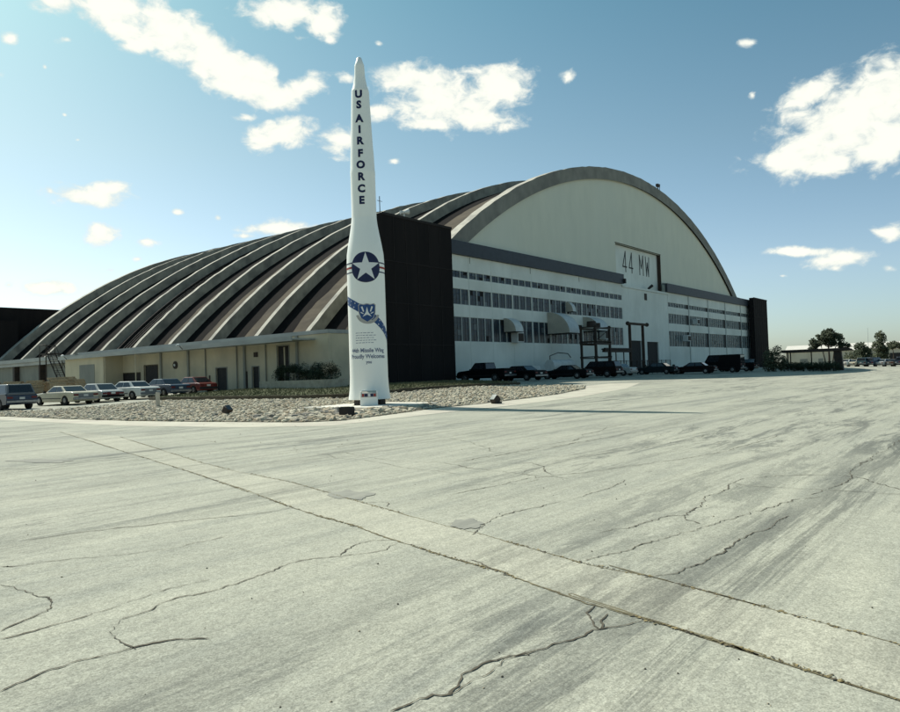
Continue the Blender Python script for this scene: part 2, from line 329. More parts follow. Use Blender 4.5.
# ------------------------------------------------------------------ gravel island
isl_px_front = [(-60,414),(0,416.5),(60,419),(130,421),(200,422),(300,422.5),(340,421),(380,416),(430,409),(480,404),(530,398),(560,394),(585,389)]
isl_px_back = [(585,386),(520,385.5),(455,388.2),(400,393),(345,399),(250,400.5),(160,401),(100,406.5),(40,411),(-60,413)]
ISL = G2(isl_px_front+isl_px_back)
mar = G2([(-160,413),(0,420),(130,426),(240,427.5),(330,426),(390,419),(450,412),(520,404.5),(580,397),(625,389),(640,383),(610,383.5),(585,386),(520,385.3),(455,388),(345,398.6),(160,400.6),(40,410.5),(-160,410.5)])
struct(sheet(mar, .005, 1.0).build('sand_margin', 'sand', fix=False))
struct(sheet(ISL, .03, 1.0).build('gravel_bed', 'gravel_soil', fix=False))
def inside(x, y, poly):
    c = False; j = len(poly)-1
    for i in range(len(poly)):
        if (poly[i][1] > y) != (poly[j][1] > y) and x < (poly[j][0]-poly[i][0])*(y-poly[i][1])/(poly[j][1]-poly[i][1])+poly[i][0]: c = not c
        j = i
    return c
MSL = ground(370, 406)                        # the missile's foot
def rocks(poly, n, s0, s1, mi_w, mbb, sink=.25):
    x0, x1 = min(p[0] for p in poly), max(p[0] for p in poly); y0, y1 = min(p[1] for p in poly), max(p[1] for p in poly); k = 0
    while k < n:
        x, y = random.uniform(x0,x1), random.uniform(y0,y1)
        if not inside(x, y, poly) or math.hypot(x-MSL[0], y-MSL[1]) < 2.3: continue
        k += 1; s = s0+(s1-s0)*random.random()**2.2
        sc = np.array([s*random.uniform(.7,1.3), s*random.uniform(.7,1.3), s*random.uniform(.4,.75)]); a = random.uniform(0,2*PI)
        v = ICO*(1+RNG.uniform(-.22,.22,(12,1)))*sc; ca, sa = math.cos(a), math.sin(a)
        v = np.stack([v[:,0]*ca-v[:,1]*sa, v[:,0]*sa+v[:,1]*ca, v[:,2]],1)+np.array([x, y, grid_height(x,y)+.03+sc[2]*(1-sink*2)*.5])
        mbb.add(v, ICF, random.choices((0,1,2), mi_w)[0])
mb = MB(); rocks(ISL, 17000, .035, .125, (7,2.8,1.3), mb)
near = G2([(250,421.5),(300,422),(340,420.5),(385,414),(430,408.5),(430,406),(380,409.5),(330,411),(260,415)])
rocks(near, 700, .08, .24, (3,3,2), mb)
struct(mb.build('island_rocks', ['rock_pale','rock_tan','rock_grey'], fix=False), 'stuff')
tag(bpy.data.objects['island_rocks'], 'pale broken rocks covering the island around the missile', 'rocks')

# raised lawn with a timber edge
lf = G2([(158,400.3),(250,400),(345,398.6),(400,392.8),(455,388),(520,385.2)]); lb = [(-51.6,-3.15),(-67.05,-3.15),(-67.05,3.2),(-69,3.9),(-76.9,4.9)]
LAWN = lf+lb
lt = sheet(LAWN, .20, 1.0); struct(lt.build('lawn_bed', 'lawn_soil', fix=False))
edge = thing('timber_edging', 'dark timber edging holding the raised grass strip behind the rocks', 'edging', (lf[0][0], lf[0][1], gh(*lf[0])))
le = [(-76.9,4.9)]+lf
for k, (a, b) in enumerate(zip(le, le[1:])):
    a, b = Vector(a), Vector(b); n = max(1, round((b-a).length/2.4)); d = (b-a).normalized(); q = Vector((d.y, -d.x))
    for i in range(n):
        p0, p1 = a.lerp(b, i/n)+d*.01, a.lerp(b, (i+1)/n)-d*.01; mb = MB(); o0 = Vector(edge.location)
        z0 = min(gh(*p0), gh(*p1))-.05; z1 = max(gh(*p0), gh(*p1))+.23+random.uniform(-.02,.02)
        cs = [p0+q*.08, p1+q*.08, p1-q*.08, p0-q*.08]
        mb.prism([(c.x-o0.x, c.y-o0.y) for c in cs], z0-o0.z, z1-o0.z, 'z'); mb.build('sleeper', 'timber', edge, bevel=.02)
mb = MB(); k = 0
gx0, gx1 = min(p[0] for p in LAWN), max(p[0] for p in LAWN); gy0, gy1 = min(p[1] for p in LAWN), max(p[1] for p in LAWN)
while k < 16000:
    x, y = random.uniform(gx0,gx1), random.uniform(gy0,gy1)
    if not inside(x, y, LAWN): continue
    k += 1; z = grid_height(x,y)+.195; hh = random.uniform(.05,.13); a = random.uniform(0,2*PI); w = random.uniform(.015,.035)
    dx, dy = math.cos(a)*w, math.sin(a)*w; tx, ty = random.uniform(-.05,.05), random.uniform(-.05,.05)
    mb.add([(x-dx,y-dy,z),(x+dx,y+dy,z),(x+tx,y+ty,z+hh)], [(0,1,2)])
struct(tag(mb.build('lawn_grass', 'grass', fix=False), 'short dry grass on the raised strip before the hangar', 'grass'), 'stuff')

# ------------------------------------------------------------------ hangar
R, ZC, RD = 80.0, -50.33, 1.2
DEP = 85.6
HG = thing('arch_hangar', 'huge concrete arch hangar with ribbed roof and white door front', 'hangar')
def arc_pts(r, n, zmin): # from left to right, clipped at zmin
    a = math.acos((zmin-ZC)/r); return [(r*math.sin(t), ZC+r*math.cos(t)) for t in np.linspace(-a, a, n)]
RS = R-RD
mb = MB(); A = arc_pts(RS, 121, -.3); B = arc_pts(RS-.25, 121, -.3); n = len(A); V = []
for y in (.7, DEP-.3):
    V += [(x,y,z) for x,z in A]+[(x,y,z) for x,z in B]
F = []
for i in range(n-1):
    F += [(i,i+1,2*n+i+1,2*n+i),(n+i,3*n+i,3*n+i+1,n+i+1),(i,n+i,n+i+1,i+1),(2*n+i,2*n+i+1,3*n+i+1,3*n+i)]
mb.add(V, F); mb.build('roof_shell', 'shell_roof', HG, smooth=True)
def rib(y0, y1, seed):
    mb = MB(); n = 141; top = []; bot = arc_pts(RS-.05-(.4 if seed in (0, 10) else 0), n, -.3)
    a = math.acos((-.3-ZC)/R)
    for t in np.linspace(-a, a, n):
        r = R+.05*mnoise.noise(Vector((t*26, seed*7.3, 0)))+.07*mnoise.noise(Vector((t*90, seed*3.1, 4)))
        top.append((r*math.sin(t), ZC+r*math.cos(t)))
    V = []
    for y, ch in ((y0, 0), (y1, 0)):
        V += [(x,y,z) for x,z in top]+[(x,y,z) for x,z in bot]
    F = []
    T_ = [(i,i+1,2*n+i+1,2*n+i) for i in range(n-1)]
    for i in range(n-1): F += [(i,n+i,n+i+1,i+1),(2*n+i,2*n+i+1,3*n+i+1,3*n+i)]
    mb.add(V, F); o_ = len(T_); mb.f += T_; mb.m += [1]*o_; return mb.build('roof_rib', ['rib_concrete' if seed else 'rim_concrete','rib_top_sunlit'], HG, smooth=True)
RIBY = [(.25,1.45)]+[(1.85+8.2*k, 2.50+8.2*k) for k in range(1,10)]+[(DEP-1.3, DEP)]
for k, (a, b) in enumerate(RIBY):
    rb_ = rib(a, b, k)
    if k:                                        # black strip before each rib, its cast shadow put into the colour
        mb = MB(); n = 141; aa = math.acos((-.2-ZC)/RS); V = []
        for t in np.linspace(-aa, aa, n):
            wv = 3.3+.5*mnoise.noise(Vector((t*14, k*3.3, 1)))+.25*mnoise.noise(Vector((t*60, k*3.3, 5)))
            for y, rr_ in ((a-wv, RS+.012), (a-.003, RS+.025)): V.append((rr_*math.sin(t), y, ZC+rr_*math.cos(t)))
        mb.add(V, [(2*i, 2*i+1, 2*i+3, 2*i+2) for i in range(n-1)]); mb.build('rib_shade_strip', 'rib_shade', rb_, fix=False)
# gable wall with a recess for the tail-door panel
mb = MB(); ZB = 12.3; RG = RS-.3
def gable(y0, y1):
    xm = math.sqrt(RG**2-(ZB-ZC)**2)-.2; xs_ = sorted(set([round(v,3) for v in np.linspace(-xm,xm,81)]+[-8.3,8.3]))
    for a, b in zip(xs_, xs_[1:]):
        za, zb = ZC+math.sqrt(RG*RG-a*a), ZC+math.sqrt(RG*RG-b*b); lo = 18.75 if (a >= -8.31 and b <= 8.31) else ZB
        mb.add([(a,y0,lo),(b,y0,lo),(b,y0,zb),(a,y0,za),(a,y1,lo),(b,y1,lo),(b,y1,zb),(a,y1,za)], [(0,1,2,3),(4,7,6,5),(0,4,5,1),(0,3,7,4),(1,5,6,2)])
gable(.62, .9); mb.build('gable_wall', 'gable_plaster', HG)
mb = MB(); mb.box(-8.3,8.3,1.2,1.35,12.3,18.75); tp = mb.build('tail_door_panel', 'door_paint', HG)
mb = MB(); mb.box(-8.4,8.4,.58,1.19,18.76,18.86); mb.box(8.21,8.3,.60,1.19,12.7,18.76); mb.build('panel_trim', 'rust_trim', HG)
mb = MB(); mb.box(-8.25,-8.05,1.05,1.19,12.7,18.76); mb.build('panel_jamb', 'gable_plaster', HG)
def strokes(segs, w, th): # flat strokes in x,z
    m_ = MB()
    for (x0,z0,x1,z1) in segs:
        d = Vector((x1-x0, z1-z0)); d.normalize(); q = Vector((-d.y, d.x))*w/2
        e = d*(w*.35)
        pts = [(x0-q.x-e.x, z0-q.y-e.y),(x1-q.x+e.x, z1-q.y+e.y),(x1+q.x+e.x, z1+q.y+e.y),(x0+q.x-e.x, z0+q.y-e.y)]
        m_.prism(pts, -th, 0, 'y')
    return m_
def glyph(segs, x, wd, z0, ht, nm='painted_letter'):
    o = strokes([(a*wd, b*ht, c*wd, d*ht) for a,b,c,d in segs], .2, .03).build(nm, 'black_paint', tp); o.location = (x, 1.195, z0); return o
GL = {'4': [(.72,0,.72,1),(.72,1,0,.24),(0,.24,1,.24)], 'M': [(0,0,0,1),(0,1,.5,.35),(.5,.35,1,1),(1,1,1,0)], 'W': [(0,1,.2,0),(.2,0,.5,.7),(.5,.7,.8,0),(.8,0,1,1)]}
for ch, x in (('4',-4.75),('4',-2.55),('M',1.3),('W',3.6)): glyph(GL[ch], x, 1.35, 15.05, 3.0)
# centre wall below the panel with its coping, door heads and openings
mb = MB(); CWX = 8.55
for x0,x1,z0,z1 in ((-CWX,-6.3,-.4,12.3),(-6.3,-2.3,4.75,12.3),(-2.3,-.3,-.4,12.3),(-.3,4.1,4.65,12.3),(4.1,CWX,-.4,12.3)): mb.box(x0,x1,-.2,.55,z0,z1)
mb.build('centre_wall', 'door_paint', HG)
mb = MB(); mb.box(-CWX,CWX+.4,-.34,1.19,12.31,12.62); mb.build('coping', 'door_paint', HG)
for x0,x1,z in ((-6.3,-2.3,4.75),(-.3,4.1,4.65)):
    mb = MB(); mb.box(x0,x1,.0,.1,-.4,z); mb.build('cargo_door', 'dark_door', HG)
mb = MB(); mb.box(-.65,.15,-.28,-.2,10.9,11.9); mb.build('louvre', 'steel_dark', HG)
mb = MB(); mb.box(-CWX-.25,-CWX+.12,-.9,-.62,12.75,13.4); mb.tube((-CWX,-.62,13.1),(-CWX-.1,-.3,13.1),.06); mb.build('floodlight', 'black_paint', HG)
mb = MB(); mb.tube((2.4,.55,12.62),(2.4,.1,13.0),.06); mb.tube((2.2,.3,12.85),(2.8,-.1,13.35),.18,.24); mb.build('floodlight', 'black_paint', HG)
# door heads: pocket boxes, fascias, ledges
for s in (-1, 1):
    mb = MB(); x0, x1 = (-57.5,-8.6) if s < 0 else (8.6,57.5)
    mb.box(x0,x1,-.2,.6,12.72,13.95); mb.build('door_head', 'gable_plaster', HG)
    fx0, fx1 = (-57.6,-8.55) if s < 0 else (7.6,57.6)
    mb = MB(); mb.box(fx0,fx1,-.62,-.21,12.7,14.05); mb.build('fascia', 'fascia', HG)
    mb = MB(); mb.add([(x0,-.6,14.06),(x1,-.6,14.06),(x1,.61,14.32),(x0,.61,14.32),(x0,-.6,14.0),(x1,-.6,14.0),(x1,.61,14.0),(x0,.61,14.0)], [(0,1,2,3),(4,7,6,5),(0,4,5,1),(1,5,6,2),(2,6,7,3),(3,7,4,0)]); mb.build('ledge_flashing', 'canopy_metal', HG)
    mb = MB(); px0, px1 = (-55.2,-44.2) if s < 0 else (44.2,57.5)
    V = []; ns = 14
    for k in range(ns+1):
        x = (px0 if s > 0 else px1)+(px1-px0)*(k/ns)*(1 if s > 0 else -1)
        zt = 14.3-.9*ss(k/ns)*0.0+ .35*(1-k/ns)
        yb = 2.6 if s < 0 else 5.5; V += [(x,.75,-.3),(x,yb,-.3),(x,.75,zt),(x,yb,zt)]
    mb.add(V, [f for k in range(ns) for f in ((4*k+2,4*k+6,4*k+7,4*k+3),(4*k,4*k+4,4*k+6,4*k+2),(4*k+1,4*k+3,4*k+7,4*k+5))]+[(0,2,3,1),(4*ns,4*ns+1,4*ns+3,4*ns+2)]); mb.build('door_pocket', 'gable_plaster', HG)
    # black end pylons standing before the door tracks (front and rear)
    for yy0, yy1 in ((-3.0,-2.1),(DEP+2.1,DEP+3.0)):
        a, b = (-60.6,-51.3)
        if s > 0: a, b = float(on(753.4,300,1,-1.8)[0]), float(on(768,330,1,-1.8)[0]); yy0, yy1 = (-1.8,-.95) if yy0 < 0 else (DEP+.95,DEP+1.8)
        if s < 0 and yy0 > 0: b = -46.2
        mb = MB()
        mb.box(a,b,yy0,yy1,-.5,14.35); c0, c1 = (yy1+.003, .7) if yy0 < 0 else (DEP+.05, yy0-.003)
        mb.box(a+2.9 if s < 0 else b-1.1, a+6.5 if s < 0 else b-.4, c0, c1 if yy0 > 0 else -.25, -.5, 12.0); pyl = mb.build('end_pylon', 'pylon_black', HG)
        if yy0 < 0:
            mb = MB()
            for zz in (3.4, 6.9, 10.4): mb.box(a+.02,b-.02,yy0-.035,yy0-.003,zz,zz+.06)
            for xx in np.arange(a+1.3, b-.4, 1.55): mb.box(xx,xx+.05,yy0-.03,yy0-.004,-.4,14.3)
            mb.box(a-.05,b+.05,yy0-.06,yy0-.002,14.2,14.42); pb_ = mb.build('cladding_joints', 'cladding', pyl)
mb = MB(); a = math.sqrt((RS+.3)**2-(0-ZC)**2)
pl = [(x,z) for x,z in arc_pts(RS+.3, 81, -.2)]; mb.prism(pl, DEP-.28, DEP-.05, 'y'); mb.build('rear_wall', 'annex_grey', HG)
# sliding door leaves with their windows
ROWS = [(4.02,6.5),(7.72,9.32),(10.4,11.12)]; MUN = (4, 3, 2)
def leaf(x0, x1, y, units, wx0, wx1, gl, post):
    mb = MB(); zs = [-.25]+[v for r_ in ROWS for v in r_]+[12.69]
    for k in range(0, len(zs), 2): mb.box(x0+.012,x1-.012,y,y+.16,zs[k],zs[k+1])
    for (z0, z1) in ROWS:
        mb.box(x0+.012,wx0,y,y+.16,z0,z1)
        if wx1 < x1-.05: mb.box(wx1,x1-.012,y+.04,y+.2,z0,z1)
    lf_ = mb.build('sliding_door', 'door_paint', HG)
    for (z0, z1), nm in zip(ROWS, MUN):
        w = MB(); uw = (wx1-wx0)/units
        for u in range(units):
            a, b = wx0+u*uw, wx0+(u+1)*uw
            nc = 2
            for i in range(nc):
                for j in range(nm):
                    q0, q1 = a+.06+(b-a-.12)*i/nc, a+.06+(b-a-.12)*(i+1)/nc; r0, r1 = z0+.04+(z1-z0-.08)*j/nm, z0+.04+(z1-z0-.08)*(j+1)/nm
                    mi = 1 if random.random() > .10 else (2 if random.random() > .5 else 3)
                    if gl == 2 and random.random() < .75: mi = 2  # most right-hand panes carry the pale sky reflection as colour
                    t_ = random.uniform(-.012,.012); t2 = random.uniform(-.012,.012)
                    w.add([(q0,y+.10+t_,r0),(q1,y+.10-t_,r0),(q1,y+.10+t2,r1),(q0,y+.10-t2,r1)], [(0,1,2,3)], mi)
            w.box(a,a+.06,y+.02,y+.14,z0,z1); w.box(b-.06,b,y+.02,y+.14,z0,z1)
            w.box(a+.5*(b-a)-.012,a+.5*(b-a)+.012,y+.085,y+.13,z0,z1,4)
            for j in range(1, nm): zz = z0+(z1-z0)*j/nm; w.box(a+.06,b-.06,y+.087,y+.128,zz-.012,zz+.012,4)
            w.box(a+.06,b-.06,y+.03,y+.14,z0,z0+.04); w.box(a+.06,b-.06,y+.03,y+.14,z1-.04,z1)
        w.build('window', ['window_frame','window_glass','hazy_sky_glass','open_window','steel_dark'], lf_, fix=False)
    if post:
        mb = MB(); mb.box(x1-.16,x1+.16,y-.09,y-.003,-.3,12.6); mb.build('cover_strip', 'window_frame', lf_)
        for (z0, z1) in ROWS:
            mb = MB(); mb.box(wx1,x1-.18,y-.01,y+.03,z0,z1); mb.build('shaded_recess', 'dark_door', lf_)  # dark plates over the gaps, shade put into the colour
    return lf_
lw = (57.2-8.6)/12
for k in range(12): leaf(-57.2+k*lw, -57.2+(k+1)*lw, -.22-(k%2)*.0, 3, -57.2+k*lw+.09, -57.2+(k+1)*lw-.07, 1, False)
lw = (57.0-8.0)/5
for k in range(5): leaf(8.58 if k == 0 else 8.0+k*lw, 8.0+(k+1)*lw, -.22, 7, 8.0+k*lw+(.6 if k == 0 else .2), 8.0+(k+1)*lw-1.25, 2, True)
mb = MB(); mb.box(57.02,57.45,-.5,.4,-.4,12.69); mb.build('corner_column', 'door_paint', HG)
for k, x in enumerate((-44.8,-33.1,-21.3)):
    mb = MB(); mb.box(x,x+.05,-.29,-.225,12.0,12.66); mb.build('drip_pipe', 'window_frame', HG)
# small things on the roof
mb = MB(); zc_ = ZC+R
mb.tube((9,.8,zc_-.6),(9,.8,zc_+.5),.07); mb.box(8.6,9.4,.6,1.0,zc_+.3,zc_+.75); mb.tube((9.5,.8,zc_-.6),(9.9,.8,zc_+.9),.05); mb.build('roof_beacon', 'steel_dark', HG)
# pipes and a ladder running up the roof between two ribs
for dy, rr_ in ((0,.10),(3.0,.12),(-1.4,.08)):
    mb = MB(); pts = [((RS+.35)*math.sin(t), 46.4+dy, ZC+(RS+.35)*math.cos(t)) for t in np.linspace(-.873,-.30,40)]; mb.path(pts, rr_, 6)
    for t in np.linspace(-.87,-.30,24): mb.tube(((RS-.1)*math.sin(t),46.4+dy,ZC+(RS-.1)*math.cos(t)),((RS+.35)*math.sin(t),46.4+dy,ZC+(RS+.35)*math.cos(t)),.04,n=4)
    mb.build('roof_pipe', 'steel_dark', HG)
mb = MB()
for dy in (.9,1.6): mb.path([((RS+.35)*math.sin(t), 46.4+dy, ZC+(RS+.35)*math.cos(t)) for t in np.linspace(-.873,-.30,40)], .07, 6)
for t in np.linspace(-.87,-.305,70): mb.tube(((RS+.35)*math.sin(t),47.25,ZC+(RS+.35)*math.cos(t)),((RS+.35)*math.sin(t),48.05,ZC+(RS+.35)*math.cos(t)),.03,n=4)
for t in np.linspace(-.87,-.31,16): mb.tube(((RS-.1)*math.sin(t),47.3,ZC+(RS-.1)*math.cos(t)),((RS+.35)*math.sin(t),47.3,ZC+(RS+.35)*math.cos(t)),.04,n=4)
mb.build('roof_ladder', 'steel_dark', HG)
# siren and antenna on the pylon
S = thing('siren', 'pale horn siren on a pole at the top of the left black pylon', 'siren', (-57.3,-2.55,14.35))
mb = MB(); mb.tube((0,0,0),(0,0,.5),.06); mb.build('pole', 'white_metal', S)
mb = MB(); mb.tube((-.1,0,.58),(.32,-.25,.68),.09,.26,14); mb.tube((-.4,.1,.55),(-.15,0,.6),.16,.12,10); mb.build('horn', 'white_metal', S, smooth=True)
mb = MB(); mb.tube((0,0,0),(0,0,1.5),.035); mb.tube((-.3,0,1.1),(.3,0,1.1),.02); tag(mb.build('antenna', 'steel_dark', loc=(-60.3,-2.5,14.35)), 'thin aerial mast at the outer corner of the black pylon', 'antenna')

# ------------------------------------------------------------------ low annex along the side
AX = -67.0
AN = thing('side_annex', 'long low beige annex with a canopy along the hangar flank', 'building')
def side_wall(y0, y1, z1, holes, m, x=AX, th=.3, nm='wall'):
    ys_ = sorted(set([y0,y1]+[v for h in holes for v in h[:2]])); mb = MB()
    for a, b in zip(ys_, ys_[1:]):
        hz = [h for h in holes if h[0] <= a+1e-6 and h[1] >= b-1e-6]
        if hz: mb.box(x,x+th,a,b,hz[0][2],z1)
        else: mb.box(x,x+th,a,b,-.5,z1)
    return mb.build(nm, m, AN)
DOORS = [(24.1,28.6,1.95),(20.9,23.3,2.6),(9.85,11.4,2.0),(5.4,6.3,1.95),(1.55,3.0,3.5)]
side_wall(-3.05, 36.8, 4.2, DOORS, 'annex_wall')
for y0,y1,z1 in DOORS:
    mb = MB(); mb.box(AX+.12,AX+.18,y0,y1,-.4,z1); d = mb.build('door', 'dark_door', AN)
    mb = MB(); mb.box(AX-.03,AX-.002,y0-.08,y0,-.3,z1+.08); mb.box(AX-.03,AX-.002,y1,y1+.08,-.3,z1+.08); mb.box(AX-.03,AX-.002,y0,y1,z1,z1+.08); mb.build('frame', 'timber' if y1-y0 > 2 else 'annex_grey', d)
mb = MB(); mb.box(AX+.08,AX+.119,2.15,2.3,-.3,3.4); mb.build('door_post', 'annex_wall', AN)
for y in (20.2,15.6,7.22,.5):
    mb = MB(); mb.box(AX-.14,AX-.002,y-.12,y+.12,-.4,3.9 if y > 1 else 4.18); mb.build('pilaster', 'annex_grey', AN)
for y in (12.9,4.4,8.3):
    mb = MB(); mb.tube((AX-.08,y,-.3),(AX-.08,y,3.9),.05); mb.build('downpipe', 'annex_grey', AN)
mb = MB(); mb.tube((AX-.08,17.8,2.5),(AX-.003,17.8,2.5),.36,n=18); fan = mb.build('extractor_fan', 'steel_dark', AN)
mb = MB(); mb.tube((AX-.14,17.8,2.5),(AX-.085,17.8,2.5),.12,n=12); mb.build('hub', 'white_metal', fan)
mb = MB(); mb.box(AX-.06,AX-.003,5.5,6.0,2.75,3.15); mb.build('vent', 'steel_dark', AN)
for y, z0, z1 in ((12.3,.1,1.4),(6.95,.2,1.6)):
    mb = MB(); mb.box(AX-.05,AX-.003,y,y+.16,z0,z1); mb.build('meter_box', 'steel_dark', AN)
side_wall(-3.05,-2.75,4.2,[], 'annex_wall', AX+.31, 6.0, 'front_wall')
mb = MB(); mb.box(AX-.1,-60.75,-3.12,36.9,4.21,4.5); mb.build('roof_edge', 'canopy_metal', AN)
# projecting box at the far end of the canopy
mb = MB(); mb.box(-69.0,AX-.003,27.4,35.6,-.5,3.74); bx = mb.build('store_room', 'annex_wall', AN)
mb = MB(); mb.box(-69.03,-69.003,29.2,32.4,-.2,3.0); mb.build('shutter', 'annex_grey', bx)
mb = MB(); mb.box(-69.35,AX-.11,-1.7,36.2,3.75,3.86); cp = mb.build('canopy', 'canopy_metal', AN)
mb = MB(); mb.box(-69.47,-69.353,-1.72,36.22,3.66,4.02); mb.build('fascia', 'canopy_metal', cp)
for y in (-1.5,20.9,26.7):
    mb = MB(); mb.tube((-69.2,y,gh(-69.2,y)-.1),(-69.2,y,3.75),.05,n=8); 
    if y > 0: mb.build('canopy_post', 'annex_wall', AN)
for y, col in ((34.2,'white_metal'),(12.6,'lamp_clear')):
    L_ = thing('wall_lamp', 'white floodlight above the canopy by the far store room' if y > 20 else 'small round lamp under the canopy near the tall door', 'lamp', (-69.47,y,3.86))
    mb = MB(); mb.tube((0,0,-.15),(-.35,0,.2),.03); mb.build('bracket', 'steel_dark', L_)
    mb = MB(); mb.lathe([(.02,.22),(.16,.16),(.2,.05),(.12,0)], 14, (-.4,0,.1)); mb.build('lamp_shade', col, L_, smooth=True)
# rear half of the annex: lower grey bays
mb = MB(); mb.box(AX+.5,AX+.8,37.0,DEP,-.6,3.5); mb.build('rear_bay_wall', 'annex_grey', AN)
mb = MB(); mb.box(AX-.4,-57,36.95,DEP,3.9,4.35); mb.box(AX-.2,AX+.8,36.95,DEP,3.52,3.89); mb.build('rear_roof_edge', 'canopy_metal', AN)
for y in (39.3,46.2,53.5,61,70,79):
    mb = MB(); mb.box(AX-.1,AX+.49,y,y+.55,-.6,3.5); mb.build('bay_column', 'steel_dark', AN)
# outside stair beside the store room
ST = thing('fire_stair', 'dark steel stair rising to the roof beyond the store room', 'stair', (-67.6,38.5,gh(-67.6,38.5)))
for s in (0,.9):
    mb = MB(); mb.path([(-s,-1.4,0),(-s,2.6,4.6)],.07,6); mb.path([(-s,-1.4,1.0),(-s,2.6,5.6)],.035,6)
    for k in range(6): f = k/5; mb.tube((-s,-1.4+4*f,4.6*f),(-s,-1.4+4*f,4.6*f+1),.03,n=5)
    mb.build('stringer', 'steel_dark', ST)
for k in range(18):
    f = (k+.5)/18; mb = MB(); mb.box(-.9,0,-1.4+4*f-.13,-1.4+4*f+.13,4.6*f-.02,4.6*f+.02); mb.build('tread', 'steel_dark', ST)
mb = MB(); mb.box(-1.0,.6,2.6,4.2,4.55,4.65); mb.path([(-1,2.6,5.6),(-1,4.2,5.6),(.6,4.2,5.6)],.035); 
for q in ((-1,2.6),(-1,4.2),(.6,4.2)): mb.tube((*q,4.6),(*q,5.6),.03,n=5)
mb.tube((-1,4.2,0),(-1,4.2,4.6),.06); mb.tube((-1,2.6,0),(-1,2.6,4.6),.06); mb.build('landing', 'steel_dark', ST)

# ------------------------------------------------------------------ missile monument
MX, MY = float(MSL[0]), float(MSL[1]); MZ = grid_height(MX, MY)+.10
PHI = math.atan2(CAM[1]-MY, CAM[0]-MX)
PROF = [(.60,.20),(.93,.22),(1.0,.24),(.985,.34),(.955,.55),(.925,.85),(.905,1.3),(.90,3.0),(.897,5.0),(.893,6.75),(.875,7.12),(.80,7.6),(.70,8.15),(.625,8.6),(.60,8.85),(.592,9.3),(.590,10.9),(.596,10.96),(.596,11.12),(.583,11.2),(.555,12.0),(.53,12.35),(.505,12.9),(.478,13.6),(.45,14.3),(.425,15.02),(.40,15.1),(.345,15.26),(.30,15.5),(.262,15.72),(.252,15.85),(.235,16.2),(.225,16.32),(.185,16.42),(.11,16.66),(.03,16.72)]
def rad(z):
    for (r0,z0),(r1,z1) in zip(PROF, PROF[1:]):
        if z0 <= z <= z1: return r0+(r1-r0)*(z-z0)/(z1-z0) if z1 > z0 else r0
    return PROF[-1][0]
MS = thing('missile', 'tall white display missile standing upright on the rock island', 'missile', (MX, MY, MZ))
mb = MB(); k0 = [i for i,(r,z) in enumerate(PROF) if z == 8.85][0]; mb.lathe(PROF[:k0+1], 64); st1 = mb.build('first_stage', 'missile_white', MS, smooth=True)
k1 = [i for i,(r,z) in enumerate(PROF) if z == 15.02][0]
mb = MB(); mb.lathe([(PROF[k0][0]-.002, PROF[k0][1]+.002)]+PROF[k0+1:k1+1], 64); st2 = mb.build('upper_stage', 'missile_white', MS, smooth=True)
mb = MB(); mb.lathe([(.42,15.025)]+PROF[k1+1:], 48); mb.build('nose_cone', 'missile_white', MS, smooth=True)
for k in range(4):
    a = PHI+PI/4+k*PI/2; c, s = math.cos(a)*.70, math.sin(a)*.70
    mb = MB(); mb.box(-.17,.17,-.17,.17,-.03,.215); o = mb.build('support_foot', 'steel_dark', MS, loc=(c, s, 0)); o.rotation_euler.z = a
mb = MB(); mb.path([(rad(z)*math.cos(PHI+PI)+.04*math.cos(PHI+PI), rad(z)*math.sin(PHI+PI)+.04*math.sin(PHI+PI), z) for z in np.linspace(.5,6.7,16)], .05, 6); mb.build('raceway', 'missile_white', MS)
def wrap(bm, name, m, parent, cu, cz, eps=.012, step=.07):
    """lay a flat bmesh (x right, y up) on the missile skin, facing the apron"""
    if bm.verts:
        x0, x1 = min(v.co.x for v in bm.verts), max(v.co.x for v in bm.verts); y0, y1 = min(v.co.y for v in bm.verts), max(v.co.y for v in bm.verts)
        for a in np.arange(x0+step, x1, step): bmesh.ops.bisect_plane(bm, geom=bm.verts[:]+bm.edges[:]+bm.faces[:], plane_co=(a,0,0), plane_no=(1,0,0))
        for a in np.arange(y0+.1, y1, .12): bmesh.ops.bisect_plane(bm, geom=bm.verts[:]+bm.edges[:]+bm.faces[:], plane_co=(0,a,0), plane_no=(0,1,0))
    for v in bm.verts:
        u, z = v.co.x+cu, v.co.y+cz; r = rad(z); a = PHI+u/r; v.co = ((r+eps)*math.cos(a), (r+eps)*math.sin(a), z)
    me = bpy.data.meshes.new(name); bm.to_mesh(me); bm.free(); me.materials.append(MATS[m])
    o = bpy.data.objects.new(name, me); COL.objects.link(o); o.parent = parent; return o
def poly_bm(*polys):
    bm = bmesh.new()
    for p in polys:
        if sum(a[0]*b[1]-b[0]*a[1] for a, b in zip(p, p[1:]+p[:1])) < 0: p = p[::-1]
        bm.faces.new([bm.verts.new((x, y, 0)) for x, y in p])
    return bm
def text_bm(s, size, bold=0.0, sx=1.0):
    cu = bpy.data.curves.new('lettering', 'FONT'); cu.body = s; cu.size = size; cu.align_x = 'CENTER'; cu.align_y = 'CENTER'; cu.offset = bold; cu.resolution_u = 3
    o = bpy.data.objects.new('lettering', cu); COL.objects.link(o); bpy.context.view_layer.update()
    dg = bpy.context.evaluated_depsgraph_get(); me = bpy.data.meshes.new_from_object(o.evaluated_get(dg))
    bpy.data.objects.remove(o); bpy.data.curves.remove(cu)
    bm = bmesh.new(); bm.from_mesh(me); bpy.data.meshes.remove(me)
    for v in bm.verts: v.co.x *= sx
    return bm
